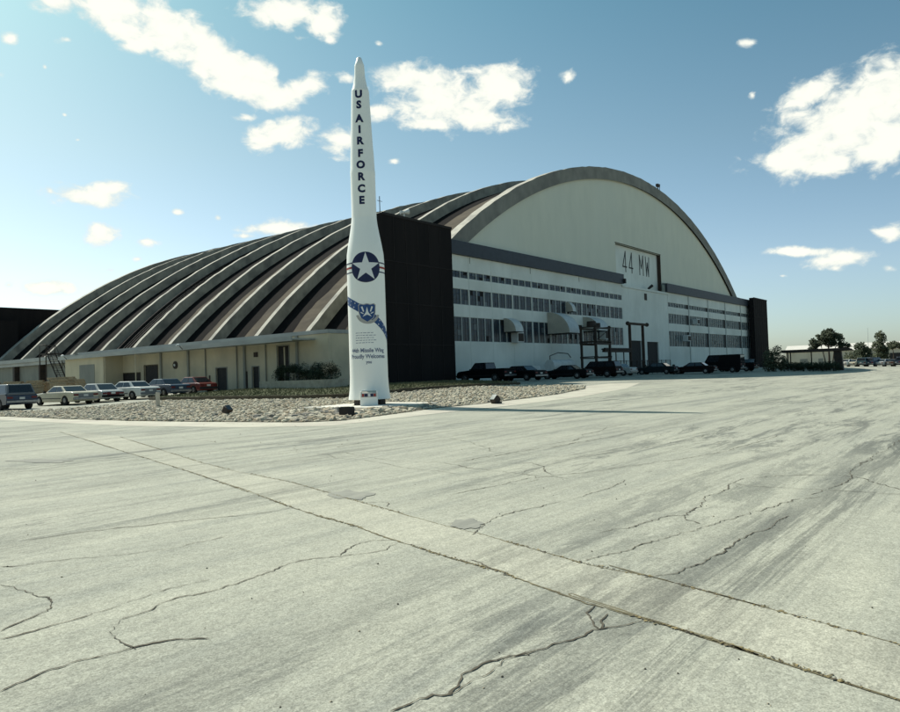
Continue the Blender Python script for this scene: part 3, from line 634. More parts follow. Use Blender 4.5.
# the skin runs counter-clockwise seen from above: to the viewer's right
zs_ = [14.74,14.22,13.55,13.02,12.47,11.86,11.31,10.74,10.17,9.62]
for ch, z in zip('USAIRFORCE', zs_): wrap(text_bm(ch, .49, .026, 1.0), 'painted_letter', 'navy', st2, -.085, z)
ZR = 6.42
circ = lambda r, n=48, cx=0, cy=0: [(cx+r*math.cos(2*PI*k/n), cy+r*math.sin(2*PI*k/n)) for k in range(n)]
rd = wrap(poly_bm(circ(.72)), 'roundel', 'navy', MS, 0, ZR, .012)
star = [((.70 if k % 2 == 0 else .70*.382)*math.sin(PI*k/5), (.70 if k % 2 == 0 else .70*.382)*math.cos(PI*k/5)) for k in range(10)]
cst = [[(0,0), star[k], star[(k+1)%10]] for k in range(10)]
wrap(poly_bm(*cst), 'star', 'badge_white', rd, 0, ZR, .018)
for s in (-1, 1):
    q = lambda a, b, z0, z1: [(s*a,z0),(s*b,z0),(s*b,z1),(s*a,z1)]
    wrap(poly_bm(q(.60,1.42,.20,.255), q(.66,1.42,-.24,-.185), q(1.37,1.42,-.18,.195)), 'bar', 'navy', rd, 0, ZR, .008)
    wrap(poly_bm(q(.71,1.37,-.035,.055)), 'stripe', 'stripe_red', rd, 0, ZR, .010)
# badge: blue star ribbon behind a shield, with a scroll
ZS = 4.28
def rz(u): return -.70*u-.14*u*u
top_ = [(u, rz(u)+.21) for u in np.linspace(-1.25,1.4,30)]; bot_ = [(u, rz(u)-.21) for u in np.linspace(-1.25,1.4,30)]
bm = bmesh.new()
for i in range(29): bm.faces.new([bm.verts.new((*p, 0)) for p in (bot_[i], bot_[i+1], top_[i+1], top_[i])])
rb = wrap(bm, 'ribbon', 'badge_blue', MS, 0, ZS, .008, .3)
for u in np.linspace(-1.1,1.3,11):
    if abs(u) < .42: continue
    for dz in (-.09,.09):
        st_ = [((.045 if k%2==0 else .02)*math.sin(PI*k/5)+u+dz*.4, (.045 if k%2==0 else .02)*math.cos(PI*k/5)+rz(u)+dz) for k in range(10)]
        wrap(poly_bm(st_), 'ribbon_star', 'badge_white', rb, 0, ZS, .013, 9)
shl = [(-.38,.34),(-.30,.40),(-.15,.36),(0,.40),(.15,.36),(.30,.40),(.38,.34),(.36,.0),(.27,-.24),(0,-.42),(-.27,-.24),(-.36,.0)]
sh = wrap(poly_bm([(x*1.10,y*1.10) for x,y in shl]), 'shield_border', 'badge_grey', MS, 0, ZS, .014)
wrap(poly_bm(shl), 'shield', 'badge_blue', sh, 0, ZS, .019)
wrap(poly_bm([(0,.28),(.06,.02),(.20,-.18),(0,-.09)],[(0,.28),(0,-.09),(-.20,-.18),(-.06,.02)],[(-.28,.28),(-.20,.30),(-.13,.06),(-.18,.04)],[(.28,.28),(.18,.04),(.13,.06),(.20,.30)],[(-.30,.05),(-.16,-.02),(-.17,-.06),(-.30,.0)],[(.30,.05),(.30,.0),(.17,-.06),(.16,-.02)]), 'shield_figure', 'badge_white', sh, 0, ZS, .024)
sc0 = [(.60*math.sin(t), -.60*math.cos(t)+.08) for t in np.linspace(-1.25,1.25,18)]; sc1 = [(.47*math.sin(t), -.47*math.cos(t)+.08) for t in np.linspace(-1.2,1.2,18)]
bm = bmesh.new()
for i in range(17): bm.faces.new([bm.verts.new((*p, 0)) for p in (sc0[i], sc0[i+1], sc1[i+1], sc1[i])])
wrap(bm, 'scroll', 'badge_grey', MS, .03, ZS, .011)
bm = bmesh.new()
for j in range(5):                              # five lines of script too fine to read
    x = -.62
    while x < .26:
        w = random.uniform(.05,.16); y = 3.33-.115*j
        p = [(x,y),(x+w,y+.006),(x+w,y+.030),(x,y+.024)]; bm.faces.new([bm.verts.new((*q, 0)) for q in p]); x += w+.035
wrap(bm, 'script_lines', 'letter_grey', MS, .02, 0, .008, .3)
for t, z, sz, cu in (('44th Missile Wing', 2.52, .27, -.02), ('Proudly Welcomes', 2.24, .27, -.02), ('you', 1.98, .2, .02)):
    wrap(text_bm(t, sz, .006, .86), 'dedication', 'letter_grey', MS, cu, z, .008)
mb = MB(); fx = np.array([math.cos(PHI), math.sin(PHI)]); mb.box(-2.3,2.0,-2.6,2.1,-.25,.075); struct(mb.build('concrete_slab', 'slab_concrete', loc=(MX, MY, MZ-.10), bevel=.03))
PB = thing('plaque_stand', 'small white stand with a coloured plaque at the foot of the missile', 'plaque', (MX+fx[0]*1.35-.05, MY+fx[1]*1.35, MZ-.026), PHI+PI/2)
mb = MB(); mb.box(-.40,.40,-.2,.22,0,.40); mb.box(-.40,-.34,-.2,.22,.40,.66); mb.box(.34,.40,-.2,.22,.40,.66); mb.box(-.34,.34,.14,.22,.40,.72); mb.box(-.34,.34,-.2,-.15,.40,.585); mb.build('stand', 'missile_white', PB, bevel=.012)
mb = MB(); mb.add([(-.335,-.14,.50),(.335,-.14,.50),(.335,.135,.68),(-.335,.135,.68)], [(0,1,2,3)]); mb.build('sloping_top', 'sand', PB)
mb = MB(); mb.box(-.345,.345,-.222,-.203,.395,.575); pl_ = mb.build('plaque', 'badge_grey', PB)
for x0,x1,m in ((-.31,-.22,'stripe_red'),(-.20,-.06,'navy'),(-.03,.06,'badge_white'),(.08,.20,'navy'),(.22,.31,'stripe_red')):
    mb = MB(); mb.box(x0,x1,-.232,-.2225,.42,.55); mb.build('colour_bar', m, pl_)

def flood(px, py, rz_, tilt, w, label):
    g = ground(px, py); T = thing('ground_floodlight', label, 'floodlight', (g[0], g[1], grid_height(g[0],g[1])+.03), rz_, 'floodlights around the missile')
    mb = MB(); mb.box(-w/2,w/2,-.12,.16,-.06,.05); mb.build('base_block', 'steel_dark', T)
    mb = MB(); mb.prism([(-.20,.02),(.18,.02),(.22,.30),(-.10,.36)], -w/2, w/2, 'x'); h_ = mb.build('housing', 'steel_dark', T, bevel=.02); h_.rotation_euler.x = tilt
    mb = MB(); mb.box(-w*.42,w*.42,-.1,.2,.345,.36); mb.build('lens', 'car_glass', h_)
flood(347, 417, PHI+PI/2, 0, .58, 'black box floodlight among rocks just left of the missile base')
flood(226, 415, PHI+PI/2+.9, .7, .30, 'tilted black floodlight alone on rocks far left of the missile')
flood(497, 403.5, PHI+PI/2-1.0, .8, .34, 'tilted floodlight on the rocks well to the right of the missile')
g = ground(158, 407.5); mb = MB(); mb.box(-.09,.09,-.07,.07,-.1,.84); tag(mb.build('marker_post', 'hood_canvas', loc=(g[0],g[1],grid_height(g[0],g[1])), bevel=.01), 'short weathered timber post at the end of the grass strip', 'post')

# ------------------------------------------------------------------ plants
def leaves(mbb, blobs, n, size, thin=.35, seed=0):
    tot = sum(b[3]*b[4]*b[5] for b in blobs)
    for (cx,cy,cz,rx,ry,rz_) in blobs:
        k = 0; want = int(n*rx*ry*rz_/tot)
        while k < want:
            d = Vector(RNG.normal(size=3)).normalized(); r = random.random()**.45
            lump = 1+.38*mnoise.noise(Vector((d.x*2.2+cx, d.y*2.2+cy, d.z*2.2+seed)))
            p = Vector((cx+d.x*rx*r*lump, cy+d.y*ry*r*lump, cz+d.z*rz_*r*lump)); k += 1
            if mnoise.noise(p*1.3+Vector((seed,0,0))) < -thin: continue
            u = Vector(RNG.normal(size=3)).normalized()*size*random.uniform(.6,1.4); w = u.orthogonal().normalized()*size*random.uniform(.35,.7)
            mbb.add([p-u, p+w, p+u, p-w], [(0,1,2,3)])
PLT = thing('planter', 'low stone planter against the annex wall behind the missile', 'planter', (-68.6, -2.2, .2))
mb = MB(); mb.box(-.9,-.7,-3.0,4.3,-.1,.52); mb.box(-.69,1.4,-3.0,-2.8,-.1,.52); mb.box(-.69,1.4,4.1,4.3,-.1,.52); mb.build('wall', 'gravel_soil', PLT)
mb = MB(); mb.box(-.69,1.4,-2.79,4.09,-.1,.42); mb.build('soil', 'gravel_soil', PLT)
for k, (y, r, lab) in enumerate(((2.9,.62,'low dark shrub nearest the tall double door'),(1.55,.72,'tallest dark shrub in the planter by the annex'),(.1,.70,'dark rounded shrub in the middle of the planter'),(-1.3,.74,'dark shrub just left of the missile, partly behind it'),(-2.6,.6,'dark shrub at the planter end hidden by the missile'))):
    T = thing('evergreen_shrub', lab, 'shrub', (-68.25, y-2.0, .60), 0, 'evergreen shrubs in the planter')
    mb = MB(); mb.tube((0,0,0),(0,0,.5),.06,.04,6); mb.build('stem', 'bark', T)
    mb = MB(); leaves(mb, [(0,0,.60,.9*r/.7,r*1.15,.68),(.1,.25,.95,.6,.55,.5),(-.1,-.3,.85,.6,.55,.5)], 3800, .055, .2, k); mb.build('foliage', 'shrub_leaf', T, fix=False)

def tree(px, depth, h, blobs, m, n, size, lab, trunks, group=None, base=None):
    r = ray(px, 360); P = CAM+r*depth; z = gh(P[0],P[1])
    T = thing('tree', lab, 'tree', (P[0],P[1],z), 0, group); mb = MB()
    for pts, r0 in trunks:
        nn = len(pts)-1
        for i in range(nn): mb.tube(pts[i], pts[i+1], r0*(1-.7*i/nn), r0*(1-.7*(i+1)/nn), 7)
    mb.build('trunk', 'bark', T); mb = MB()
    # crown blobs are given as (across, up, width, height) and laid across the sight line
    bl = [(RT[0]*a, RT[1]*a+random.uniform(-1,1)*w*.3, u, w, w*.9, hh) for a,u,w,hh in blobs]
    leaves(mb, bl, n, size, .15, px); mb.build('crown', m, T, fix=False); return T
def tk(a0, pts): return [(RT[0]*a, RT[1]*a, z) for a, z in pts]
tree(829, 140, 8, [(-2.0,4.6,1.4,1.0),(-.3,5.7,1.8,1.2),(2.1,5.3,1.6,1.1),(.5,6.6,1.2,.7),(-3.1,3.5,1.1,.6),(2.9,3.9,1.3,.7),(.2,4.4,1.3,.6)], 'pine_leaf', 6500, .24, 'dark spreading pine rising above the flat carport roof',
     [(tk(0,[(0,-.3),(.1,2),(0,4),(.2,6.5)]),.22),(tk(0,[(-.5,-.2),(-.9,2),(-1.5,4.4)]),.14),(tk(0,[(.6,-.2),(1.0,2.5),(1.8,5)]),.14)])
tree(863, 165, 6, [(-.3,4.2,1.5,1.4),(.8,3.0,1.7,1.5),(-1.2,2.9,1.2,1.2),(.3,1.8,1.8,1.3)], 'pine_leaf', 4500, .25, 'bushy dark tree left of the pale pole by the far building', [(tk(0,[(0,-.3),(0,4)]),.2)])
tree(879, 172, 8, [(.2,6.6,1.4,1.6),(-.7,4.6,1.6,1.3),(1.1,3.6,1.6,1.3),(0,2.3,1.9,1.2)], 'olive_leaf', 4500, .25, 'taller grey green tree beside the far building', [(tk(0,[(0,-.3),(.1,6.5)]),.22)])
tree(893, 176, 7, [(0,4.9,1.8,.9),(1.4,4.6,1.4,.7),(-1.2,4.3,1.2,.6)], 'olive_leaf', 2600, .22, 'thin pale tree with a flat open crown at the right edge', [(tk(0,[(0,-.3),(.2,2.5),(0,4.8)]),.15)])
tree(850, 150, 4, [(0,1.6,1.5,1.4),(1.2,1.3,1.2,1.1)], 'olive_leaf', 1500, .18, 'low green bush right of the carport pillar', [(tk(0,[(0,-.3),(0,1.6)]),.1)])
tree(773.5, 96, 3, [(0,1.8,1.1,1.5),(-.5,.9,1.2,1.2),(.9,1.1,1.0,1.1),(.3,2.7,.8,.8)], 'olive_leaf', 3000, .14, 'leafy green bush beside the right black pylon', [(tk(0,[(0,-.3),(0,2)]),.1)])
r = ray(869, 360); P = CAM+r*180; mb = MB(); mb.tube((0,0,-.5),(0,0,9.5),.09,.04,6); tag(mb.build('pole', 'white_metal', loc=(P[0],P[1],gh(P[0],P[1]))), 'thin pale pole standing above the far trees', 'pole')

# ------------------------------------------------------------------ far building, carport and hedge
def P_at(px, depth): r = ray(px, 360); q = CAM+r*depth; return Vector((q[0], q[1], gh(q[0], q[1])))
b0, b1 = P_at(786, 232), P_at(985, 205); d = (b1-b0); Lb = Vector((d.x,d.y)).length; ang = math.atan2(d.y, d.x)
FB = thing('far_building', 'long low beige building with a pale roof at the right edge', 'building', (b0.x,b0.y,-.7), ang)
mb = MB(); mb.box(0,Lb,0,18,-.3,4.6); fw_ = mb.build('wall', 'far_wall', FB)
mb = MB(); mb.add([(-.5,-.5,4.61),(Lb+.5,-.5,4.61),(Lb+.5,9,6.9),(-.5,9,6.9),(-.5,18.5,4.61),(Lb+.5,18.5,4.61)], [(0,1,2,3),(3,2,5,4),(0,3,4),(1,5,2),(0,4,5,1)]); mb.build('roof', 'far_roof', FB)
for f, w, z0, z1 in ((.505,3.0,.1,3.2),(.585,3.2,.1,3.3),(.66,3.0,.2,3.3),(.10,2.2,.4,2.4),(.20,2.0,.6,2.4)):
    mb = MB(); mb.box(Lb*f-w/2,Lb*f+w/2,-.06,-.003,z0,z1); mb.build('garage_door', 'dark_door' if f > .4 else 'annex_grey', FB)
for f in np.arange(.04,1,.085):
    mb = MB(); mb.box(Lb*f-.1,Lb*f+.1,-.12,-.004,-.3,4.5); mb.build('pilaster', 'far_wall', FB)
c0, c1 = P_at(783, 103), P_at(847, 99); d = c1-c0; Lc = Vector((d.x,d.y)).length; ang = math.atan2(d.y,d.x)
CP = thing('carport', 'dark flat roofed carport right of the hangar with one thick pillar', 'carport', (c0.x,c0.y,min(c0.z,c1.z)), ang)
zt = 2.75
mb = MB(); mb.box(-.2,Lc-.6,0,5,zt-.02,zt+.36); mb.prism([(Lc-.6,zt-.02),(Lc-.6,zt+.36),(Lc-.1,zt+.44),(Lc+.6,zt+.22),(Lc+.75,zt-.02),(Lc+.3,zt+.02)], 0, 5, 'y'); mb.build('roof', 'steel_dark', CP)
mb = MB(); mb.prism([(Lc-1.5,-.3),(Lc-.45,-.3),(Lc-.7,zt-.021),(Lc-1.6,zt-.021)], .3, 4.7, 'y'); mb.build('pillar', 'steel_dark', CP)
for x, y in ((.6,4.6),(.6,.4),(Lc*.42,4.7)):
    mb = MB(); mb.tube((x,y,-.3),(x,y,zt-.021),.08); mb.build('post', 'steel_dark', CP)
h0 = P_at(779, 97); h1 = P_at(838, 94); hd = h1-h0
for k in range(6):
    p = h0+hd*((k+.5)/6); lab = ['dark clipped hedge bush nearest the right black pylon','second dark hedge bush in front of the carport from the pylon','third dark hedge bush in front of the carport from the pylon','third dark hedge bush from the carport pillar','second dark hedge bush from the carport pillar','dark hedge bush standing by the carport pillar'][k]
    T = thing('hedge_bush', lab, 'hedge', (p.x,p.y,gh(p.x,p.y)), 0, 'hedge bushes in front of the carport')
    mb = MB(); mb.tube((0,0,-.2),(0,0,.6),.07,.05,6); mb.build('stem', 'bark', T)
    mb = MB(); leaves(mb, [(0,0,.62,.85,.85,.66),(.5,-.5,.55,.6,.6,.55),(-.4,.5,.75,.6,.6,.5)] + ([(0,0,1.5,.4,.4,.7)] if k == 0 else []), 1500, .09, .3, k*3); mb.build('foliage', 'shrub_leaf', T, fix=False)

# ------------------------------------------------------------------ vehicles
def arch(c, r, z0, n=9): return [(c+r*math.cos(PI*k/(n-1)), z0+r*math.sin(PI*k/(n-1))) for k in range(n)]
def vehicle(name, label, cat, pos, heading, color, kind='sedan', Ls=4.9, Ws=1.8, lower=None, group=None, roof=None, tail=None, dz=0):
    """heading: where the bonnet points, measured from +Y towards -X"""
    T = thing(name, label, cat, (pos[0], pos[1], grid_height(pos[0],pos[1])+dz), heading, group)
    P = {'sedan': dict(belt=.90, tail=.93, hood=.86, rr=1.36, c=(-1.62,-.95,.30,1.05), nose=.62),
         'coupe': dict(belt=.88, tail=.92, hood=.85, rr=1.33, c=(-1.55,-.80,.15,.95), nose=.62),
         'hatch': dict(belt=.86, tail=.86, hood=.82, rr=1.34, c=(-1.95,-1.05,.30,1.02), nose=.60),
         'wagon': dict(belt=1.02, tail=1.02, hood=.98, rr=1.66, c=(-2.38,-2.12,.40,1.0), nose=.70),
         'van':   dict(belt=1.25, tail=1.25, hood=1.20, rr=2.25, c=(-2.45,-2.38,1.25,1.85), nose=.80),
         'pickup':dict(belt=1.08, tail=1.08, hood=1.04, rr=1.74, c=(-.55,-.42,.62,1.12), nose=.75)}[kind]
    k = Ls/4.9; hl = Ls/2; hw = Ws/2; wr = .33 if kind not in ('pickup','wagon','van') else .37; zb = .22 if wr < .35 else .32
    fw_, rw_ = hl-.88*k, -hl+.98*k
    c = [v*k for v in P['c']]
    side = [(-hl+.06,zb+.05)]+[(y,z) for y,z in arch(rw_, wr+.07, zb)[::-1]]+[(y,z) for y,z in arch(fw_, wr+.07, zb)[::-1]]+[(hl-.04,zb+.05),(hl,P['nose']-.15),(hl-.04,P['nose']+.06),(hl-.25,P['hood']-.06),(c[3]+.05,P['hood']+.04),(c[0],P['tail']+.01),(-hl+.22,P['tail']-.01),(-hl+.03,P['tail']-.08),(-hl,zb+.35)]
    mb = MB(); n = len(side); V = []
    for x, ky, kz in ((-hw+.02,1,1),(-hw,1,1),(hw,1,1),(hw-.02,1,1)): pass
    rows = [(-hw+.05, .0), (-hw, 1), (hw, 1), (hw-.05, .0)]
    mb.prism(side, -hw, hw, 'x')
    me_o = mb.build('body', color, T, bevel=.075)
    for p in me_o.data.polygons: p.use_smooth = False
    rr = P['rr']; bt = P['belt']; tin = .20 if kind != 'van' else .10; rb_, rt_, ft_, fb_ = c
    zl = bt-.06
    def fr(y0, y1, z0, z1, w0, w1): pass
    base = [(-hw+.05,rb_,zl),(hw-.05,rb_,zl),(hw-.05,fb_,zl),(-hw+.05,fb_,zl)]; top = [(-hw+tin,rt_,rr),(hw-tin,rt_,rr),(hw-tin,ft_,rr),(-hw+tin,ft_,rr)]
    mb = MB(); mb.add(base+top, [(0,3,2,1),(4,5,6,7),(0,1,5,4),(1,2,6,5),(2,3,7,6),(3,0,4,7)]); cab = mb.build('cabin', roof or color, T, bevel=.06)
    base = [Vector(p) for p in base]; top = [Vector(p) for p in top]
    def pane(a, b, c_, d_, u0, u1, v0, v1, nm):
        def q(u, v): return (a.lerp(b, u)).lerp(d_.lerp(c_, u), v)
        nrm = (b-a).cross(d_-a).normalized()*.012; m_ = MB(); pts = [q(u0,v0)+nrm,q(u1,v0)+nrm,q(u1,v1)+nrm,q(u0,v1)+nrm]
        m_.add(pts+[p-nrm*1.8 for p in pts], [(0,1,2,3),(7,6,5,4),(0,4,5,1),(1,5,6,2),(2,6,7,3),(3,7,4,0)]); m_.build(nm, 'car_glass', T)
    pane(base[0],base[1],top[1],top[0],.07,.93,.22,.90,'rear_window'); pane(base[2],base[3],top[3],top[2],.06,.94,.18,.92,'windscreen')
    if kind == 'van': spl = [(.62,.95)]
    elif kind in ('pickup',): spl = [(.10,.90)]
    elif kind == 'wagon': spl = [(.05,.32),(.35,.60),(.64,.93)]
    elif kind in ('coupe','hatch'): spl = [(.10,.42),(.46,.90)]
    else: spl = [(.11,.47),(.51,.90)]
    for u0, u1 in spl:
        pane(base[1],base[2],top[2],top[1],u0,u1,.20,.88,'side_window'); pane(base[3],base[0],top[0],top[3],1-u1,1-u0,.20,.88,'side_window')
    if kind == 'pickup':
        mb = MB(); mb.box(-hw+.12,hw-.12,-hl+.12,rb_-.12,P['tail']-.02,P['tail']+.015); mb.build('bed_floor', 'black_paint', T)
        mb = MB(); 
        for s in (-1, 1): mb.box(s*(hw-.06)-.05,s*(hw-.06)+.05,-hl+.05,rb_-.08,P['tail']+.003,P['tail']+.10)
        mb.box(-hw+.11,hw-.11,-hl+.04,-hl+.11,P['tail']+.003,P['tail']+.10); mb.build('bed_rail', color, T)
    for x in (-1, 1):
        for y in (fw_, rw_):
            mb = MB(); mb.tube((x*(hw-.20),y,wr),(x*(hw+.005),y,wr),wr,wr,18); w = mb.build('wheel', 'tyre', T)
            mb = MB(); mb.tube((x*(hw+.002),y,wr),(x*(hw+.016),y,wr),wr*.52,wr*.42,14); mb.build('rim', 'chrome', w)
    for s, nm in ((-1,'rear_bumper'),(1,'front_bumper')):
        mb = MB(); mb.box(-hw+.03,hw-.03,s*hl-.05,s*hl+.07,zb+.14,zb+.30) if s > 0 else mb.box(-hw+.03,hw-.03,-hl-.07,-hl+.05,zb+.14,zb+.30); mb.build(nm, lower or 'chrome', T, bevel=.02)
    for x in (-1, 1):
        zz = P['tail']-.29; mb = MB(); mb.box(min(x*(hw-.06),x*(hw-.38)),max(x*(hw-.06),x*(hw-.38)),-hl-.012,-hl+.03,zz,zz+.13); mb.build('tail_light', 'lamp_red', T)
        mb = MB(); mb.box(min(x*(hw-.1),x*(hw-.42)),max(x*(hw-.1),x*(hw-.42)),hl-.06,hl+.012,P['nose']-.13,P['nose']+.0); mb.build('headlight', 'lamp_clear', T)
        mb = MB(); yy = c[3]-.28; mb.box(min(x*(hw-.02),x*(hw+.15)),max(x*(hw-.02),x*(hw+.15)),yy,yy+.10,bt-.02,bt+.11); mb.build('mirror', 'black_paint', T)
    if tail:
        mb = MB(); mb.box(-hw+.40,hw-.40,-hl-.010,-hl+.03,P['tail']-.40,P['tail']-.14); mb.build('tail_panel', tail, T)
    mb = MB(); mb.box(-.16,.16,-hl-.016,-hl+.02,zb+.36,zb+.50); mb.build('number_plate', 'plate', T)
    mb = MB(); mb.box(-hw+.5,hw-.5,hl-.06,hl+.008,P['nose']-.14,P['nose']+.0); mb.build('grille', 'black_paint', T)
    for x in (-1, 1):
        mb = MB(); mb.box(min(x*(hw-.01),x*(hw+.012)),max(x*(hw-.01),x*(hw+.012)),rw_+wr+.12,fw_-wr-.12,zb+.22,zb+.27); mb.build('side_trim', 'black_paint', T)
    return T
LG = 'cars parked in a row before the annex'
def row(px, py, yc, **k): # X where the sight line crosses the row
    x = on(px, py, 1, yc)[0]; return (x, yc)
vehicle('parked_wagon', 'dark blue wagon with a light roof at the far left end', 'car', (on(15,405,1,7.6)[0], 9.4), .06, 'car_navy', 'wagon', 5.1, 1.92, roof='car_grey', group=LG)
vehicle('parked_car', 'cream two door car with a long dark tail beside the pallets', 'car', (on(79,402,1,7.2)[0], 9.3), .10, 'car_cream', 'coupe', 5.2, 1.86, tail='car_grey', group=LG)
vehicle('parked_car', 'small silver hatchback with a dark red tail panel', 'car', (on(111,401,1,7.2)[0], 9.2), .05, 'car_silver', 'hatch', 4.3, 1.7, lower='car_black', tail='lamp_red', group=LG)
vehicle('parked_car', 'white four door sedan at the end of the grass strip', 'car', (on(143,399,1,7.2)[0], 9.1), .14, 'car_white', 'sedan', 4.9, 1.78, lower='car_grey', tail='car_grey', group=LG)
vehicle('parked_car', 'dark blue sedan parked between the white and red cars', 'car', (on(174,396,1,7.2)[0], 8.7), .04, 'car_blue', 'sedan', 4.7, 1.76, group=LG)
vehicle('parked_car', 'red hatchback nearest the annex doors, right end of the row', 'car', (on(203,394,1,7.4)[0], 8.8), .04, 'car_red', 'hatch', 4.2, 1.68, lower='black_paint', group=LG)
FG = 'vehicles parked in the shade of the hangar front'
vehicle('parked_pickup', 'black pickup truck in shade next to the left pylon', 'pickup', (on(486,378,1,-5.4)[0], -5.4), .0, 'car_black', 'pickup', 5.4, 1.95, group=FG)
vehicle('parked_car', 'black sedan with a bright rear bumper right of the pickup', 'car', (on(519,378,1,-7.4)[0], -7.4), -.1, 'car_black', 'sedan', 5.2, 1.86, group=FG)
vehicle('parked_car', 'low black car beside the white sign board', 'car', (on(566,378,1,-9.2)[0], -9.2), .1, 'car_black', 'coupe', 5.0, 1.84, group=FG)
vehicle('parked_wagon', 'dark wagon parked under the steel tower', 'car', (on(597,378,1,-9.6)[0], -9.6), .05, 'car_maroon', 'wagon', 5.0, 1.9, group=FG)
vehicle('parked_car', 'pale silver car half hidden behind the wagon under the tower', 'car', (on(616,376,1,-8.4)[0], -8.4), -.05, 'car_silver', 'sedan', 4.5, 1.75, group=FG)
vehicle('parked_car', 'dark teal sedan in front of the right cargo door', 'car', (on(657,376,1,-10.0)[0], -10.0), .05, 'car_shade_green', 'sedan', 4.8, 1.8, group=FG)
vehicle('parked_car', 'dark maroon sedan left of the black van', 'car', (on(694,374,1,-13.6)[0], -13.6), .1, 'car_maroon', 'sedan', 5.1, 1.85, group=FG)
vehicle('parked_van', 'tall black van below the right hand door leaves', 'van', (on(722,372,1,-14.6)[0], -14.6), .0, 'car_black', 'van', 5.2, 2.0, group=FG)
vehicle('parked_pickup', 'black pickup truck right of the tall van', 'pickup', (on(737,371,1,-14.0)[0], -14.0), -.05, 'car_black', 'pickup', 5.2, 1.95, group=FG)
RG_ = 'cars in the far parking row'
for i, (px, col, kind, lab) in enumerate(((848.5,'car_white','sedan','white car nearest the carport in the far row'),(856,'car_cream','hatch','small cream car second from the carport in the far row'),(866,'car_teal','wagon','pale teal wagon in the far row before the dark bushy tree'),(875,'car_blue','wagon','blue wagon in the far row before the tall grey green tree'),(884,'car_silver','sedan','silver sedan in the far row left of the garage door'),(893,'car_brown','sedan','brown sedan in the far row before the garage door'),(902,'car_blue','pickup','blue pickup cut by the right picture edge'))):
    p = P_at(px, 136-i*.6); vehicle('far_car', lab, 'car', (p.x,p.y), -1.9+.05*(i%3), col, kind, 4.8, 1.8, group=RG_)

# ------------------------------------------------------------------ pallets behind the cars
def pallet_parts(T):
    mb = MB()
    for k in range(7): mb.box(-.6+.18*k,-.6+.18*k+.12,-.5,.5,.118,.138)
    for k in range(3): mb.box(-.6+.54*k,-.6+.54*k+.12,-.5,.5,0,.018)
    mb.build('deck', 'pallet_wood', T)
    mb = MB()
    for y in (-.5,-.05,.4): mb.box(-.6,.6,y,y+.1,.019,.117)
    mb.build('runner', 'pallet_wood', T)
proto = None
for si, (px, dep, n) in enumerate(((-8,60,13),(3,61,12),(13.5,59,13),(25,62,12),(36,60,13),(46.5,63,12),(57,60,14),(68,62,14),(78,66,12))):
    q_ = CAM+ray(px,390)*dep; x, y = q_[0], q_[1]
    r0 = random.uniform(-.15,.15)
    for k in range(n):
        nm = 'topmost wooden pallet of a stack behind the parked cars' if k == n-1 else 'weathered wooden pallet within a stack behind the parked cars'
        if proto is None: T = proto = thing('wooden_pallet', nm, 'pallet'); pallet_parts(T)
        else:
            T = proto.copy(); COL.objects.link(T); T['label'] = nm
            for ch in proto.children:
                c = ch.copy(); COL.objects.link(c); c.parent = T
        T['group'] = 'topmost pallets of the stacks' if k == n-1 else 'pallets within the stacks'
        T.location = (x+random.uniform(-.09,.09), y+random.uniform(-.09,.09), grid_height(x,y)+.005+k*.1385); T.rotation_euler.z = -.5+r0+random.uniform(-.08,.08)

# ------------------------------------------------------------------ things on and before the door front
def vent_hood(x, w, zt, zb, proj, lab, skirt=True):
    T = thing('ventilation_hood', lab, 'hood', (x, -.23, zb), 0, 'curved hoods on the hangar windows'); h_ = zt-zb
    prof = [(-proj*math.sin(t), h_*math.cos(t)) for t in np.linspace(0, PI/2, 12)]
    mb = MB()
    for x0, x1 in ((0,.06),(w-.06,w)):
        mb = MB(); mb.prism(prof+[(-0.0,0)], x0, x1, 'x'); mb.build('side_panel', 'hood_canvas', T)
    mb = MB(); V = []
    for (y,z) in prof: V += [(.061,y,z),(w-.061,y,z),(.061,y*.97,z*.97),(w-.061,y*.97,z*.97)]
    F = []
    for i in range(len(prof)-1): a = 4*i; b = a+4; F += [(a,a+1,b+1,b),(a+2,b+2,b+3,a+3)]
    mb.add(V, F); mb.build('curved_sheet', 'white_metal', T, smooth=True)
    mb = MB(); mb.box(.07,w-.07,-proj*.95,-.05,-.06,-.003); mb.build('inlet_grille', 'dark_door', T)
vent_hood(-38.9, 1.6, 6.65, 5.15, 1.5, 'smaller curved hood on the lower windows nearest the left pylon')
vent_hood(-29.6, 2.6, 7.7, 5.15, 2.9, 'largest curved hood in the middle of the lower window row')
vent_hood(-20.6, 2.9, 7.55, 5.7, 2.2, 'curved hood behind the steel tower')
vent_hood(-24.9, .9, 9.2, 8.0, .9, 'tiny hood on the middle window row above the largest one')
for x, z, w, h_, lab in ((-37.6,4.0,1.3,1.15,'window cooler box hanging below the smaller curved hood'),(-16.2,4.7,1.6,1.2,'window cooler box right of the steel tower'),(14.4,4.9,1.4,1.0,'window cooler in the first bay right of the centre wall'),(19.3,7.9,1.2,.9,'window cooler on the middle row of the second right bay')):
    T = thing('window_cooler', lab, 'cooler', (x,-.23,z), 0, 'window coolers on the hangar front')
    mb = MB(); mb.box(0,w,-.9,-.003,0,h_); mb.build('casing', 'white_metal', T, bevel=.04)
    mb = MB(); mb.box(.1,w-.1,-.915,-.903,.12,h_-.15); mb.build('grille', 'steel_dark', T)
Yg = -6.0
TW = thing('steel_tower', 'rusty two level steel tower standing before the door windows', 'tower', (-28.8,Yg,gh(-28.8,Yg)))
for x in (-1.75,1.75):
    for y in (-.9,.9):
        mb = MB(); mb.box(x-.11,x+.11,y-.11,y+.11,-.2,5.75); mb.build('post', 'steel_dark', TW)
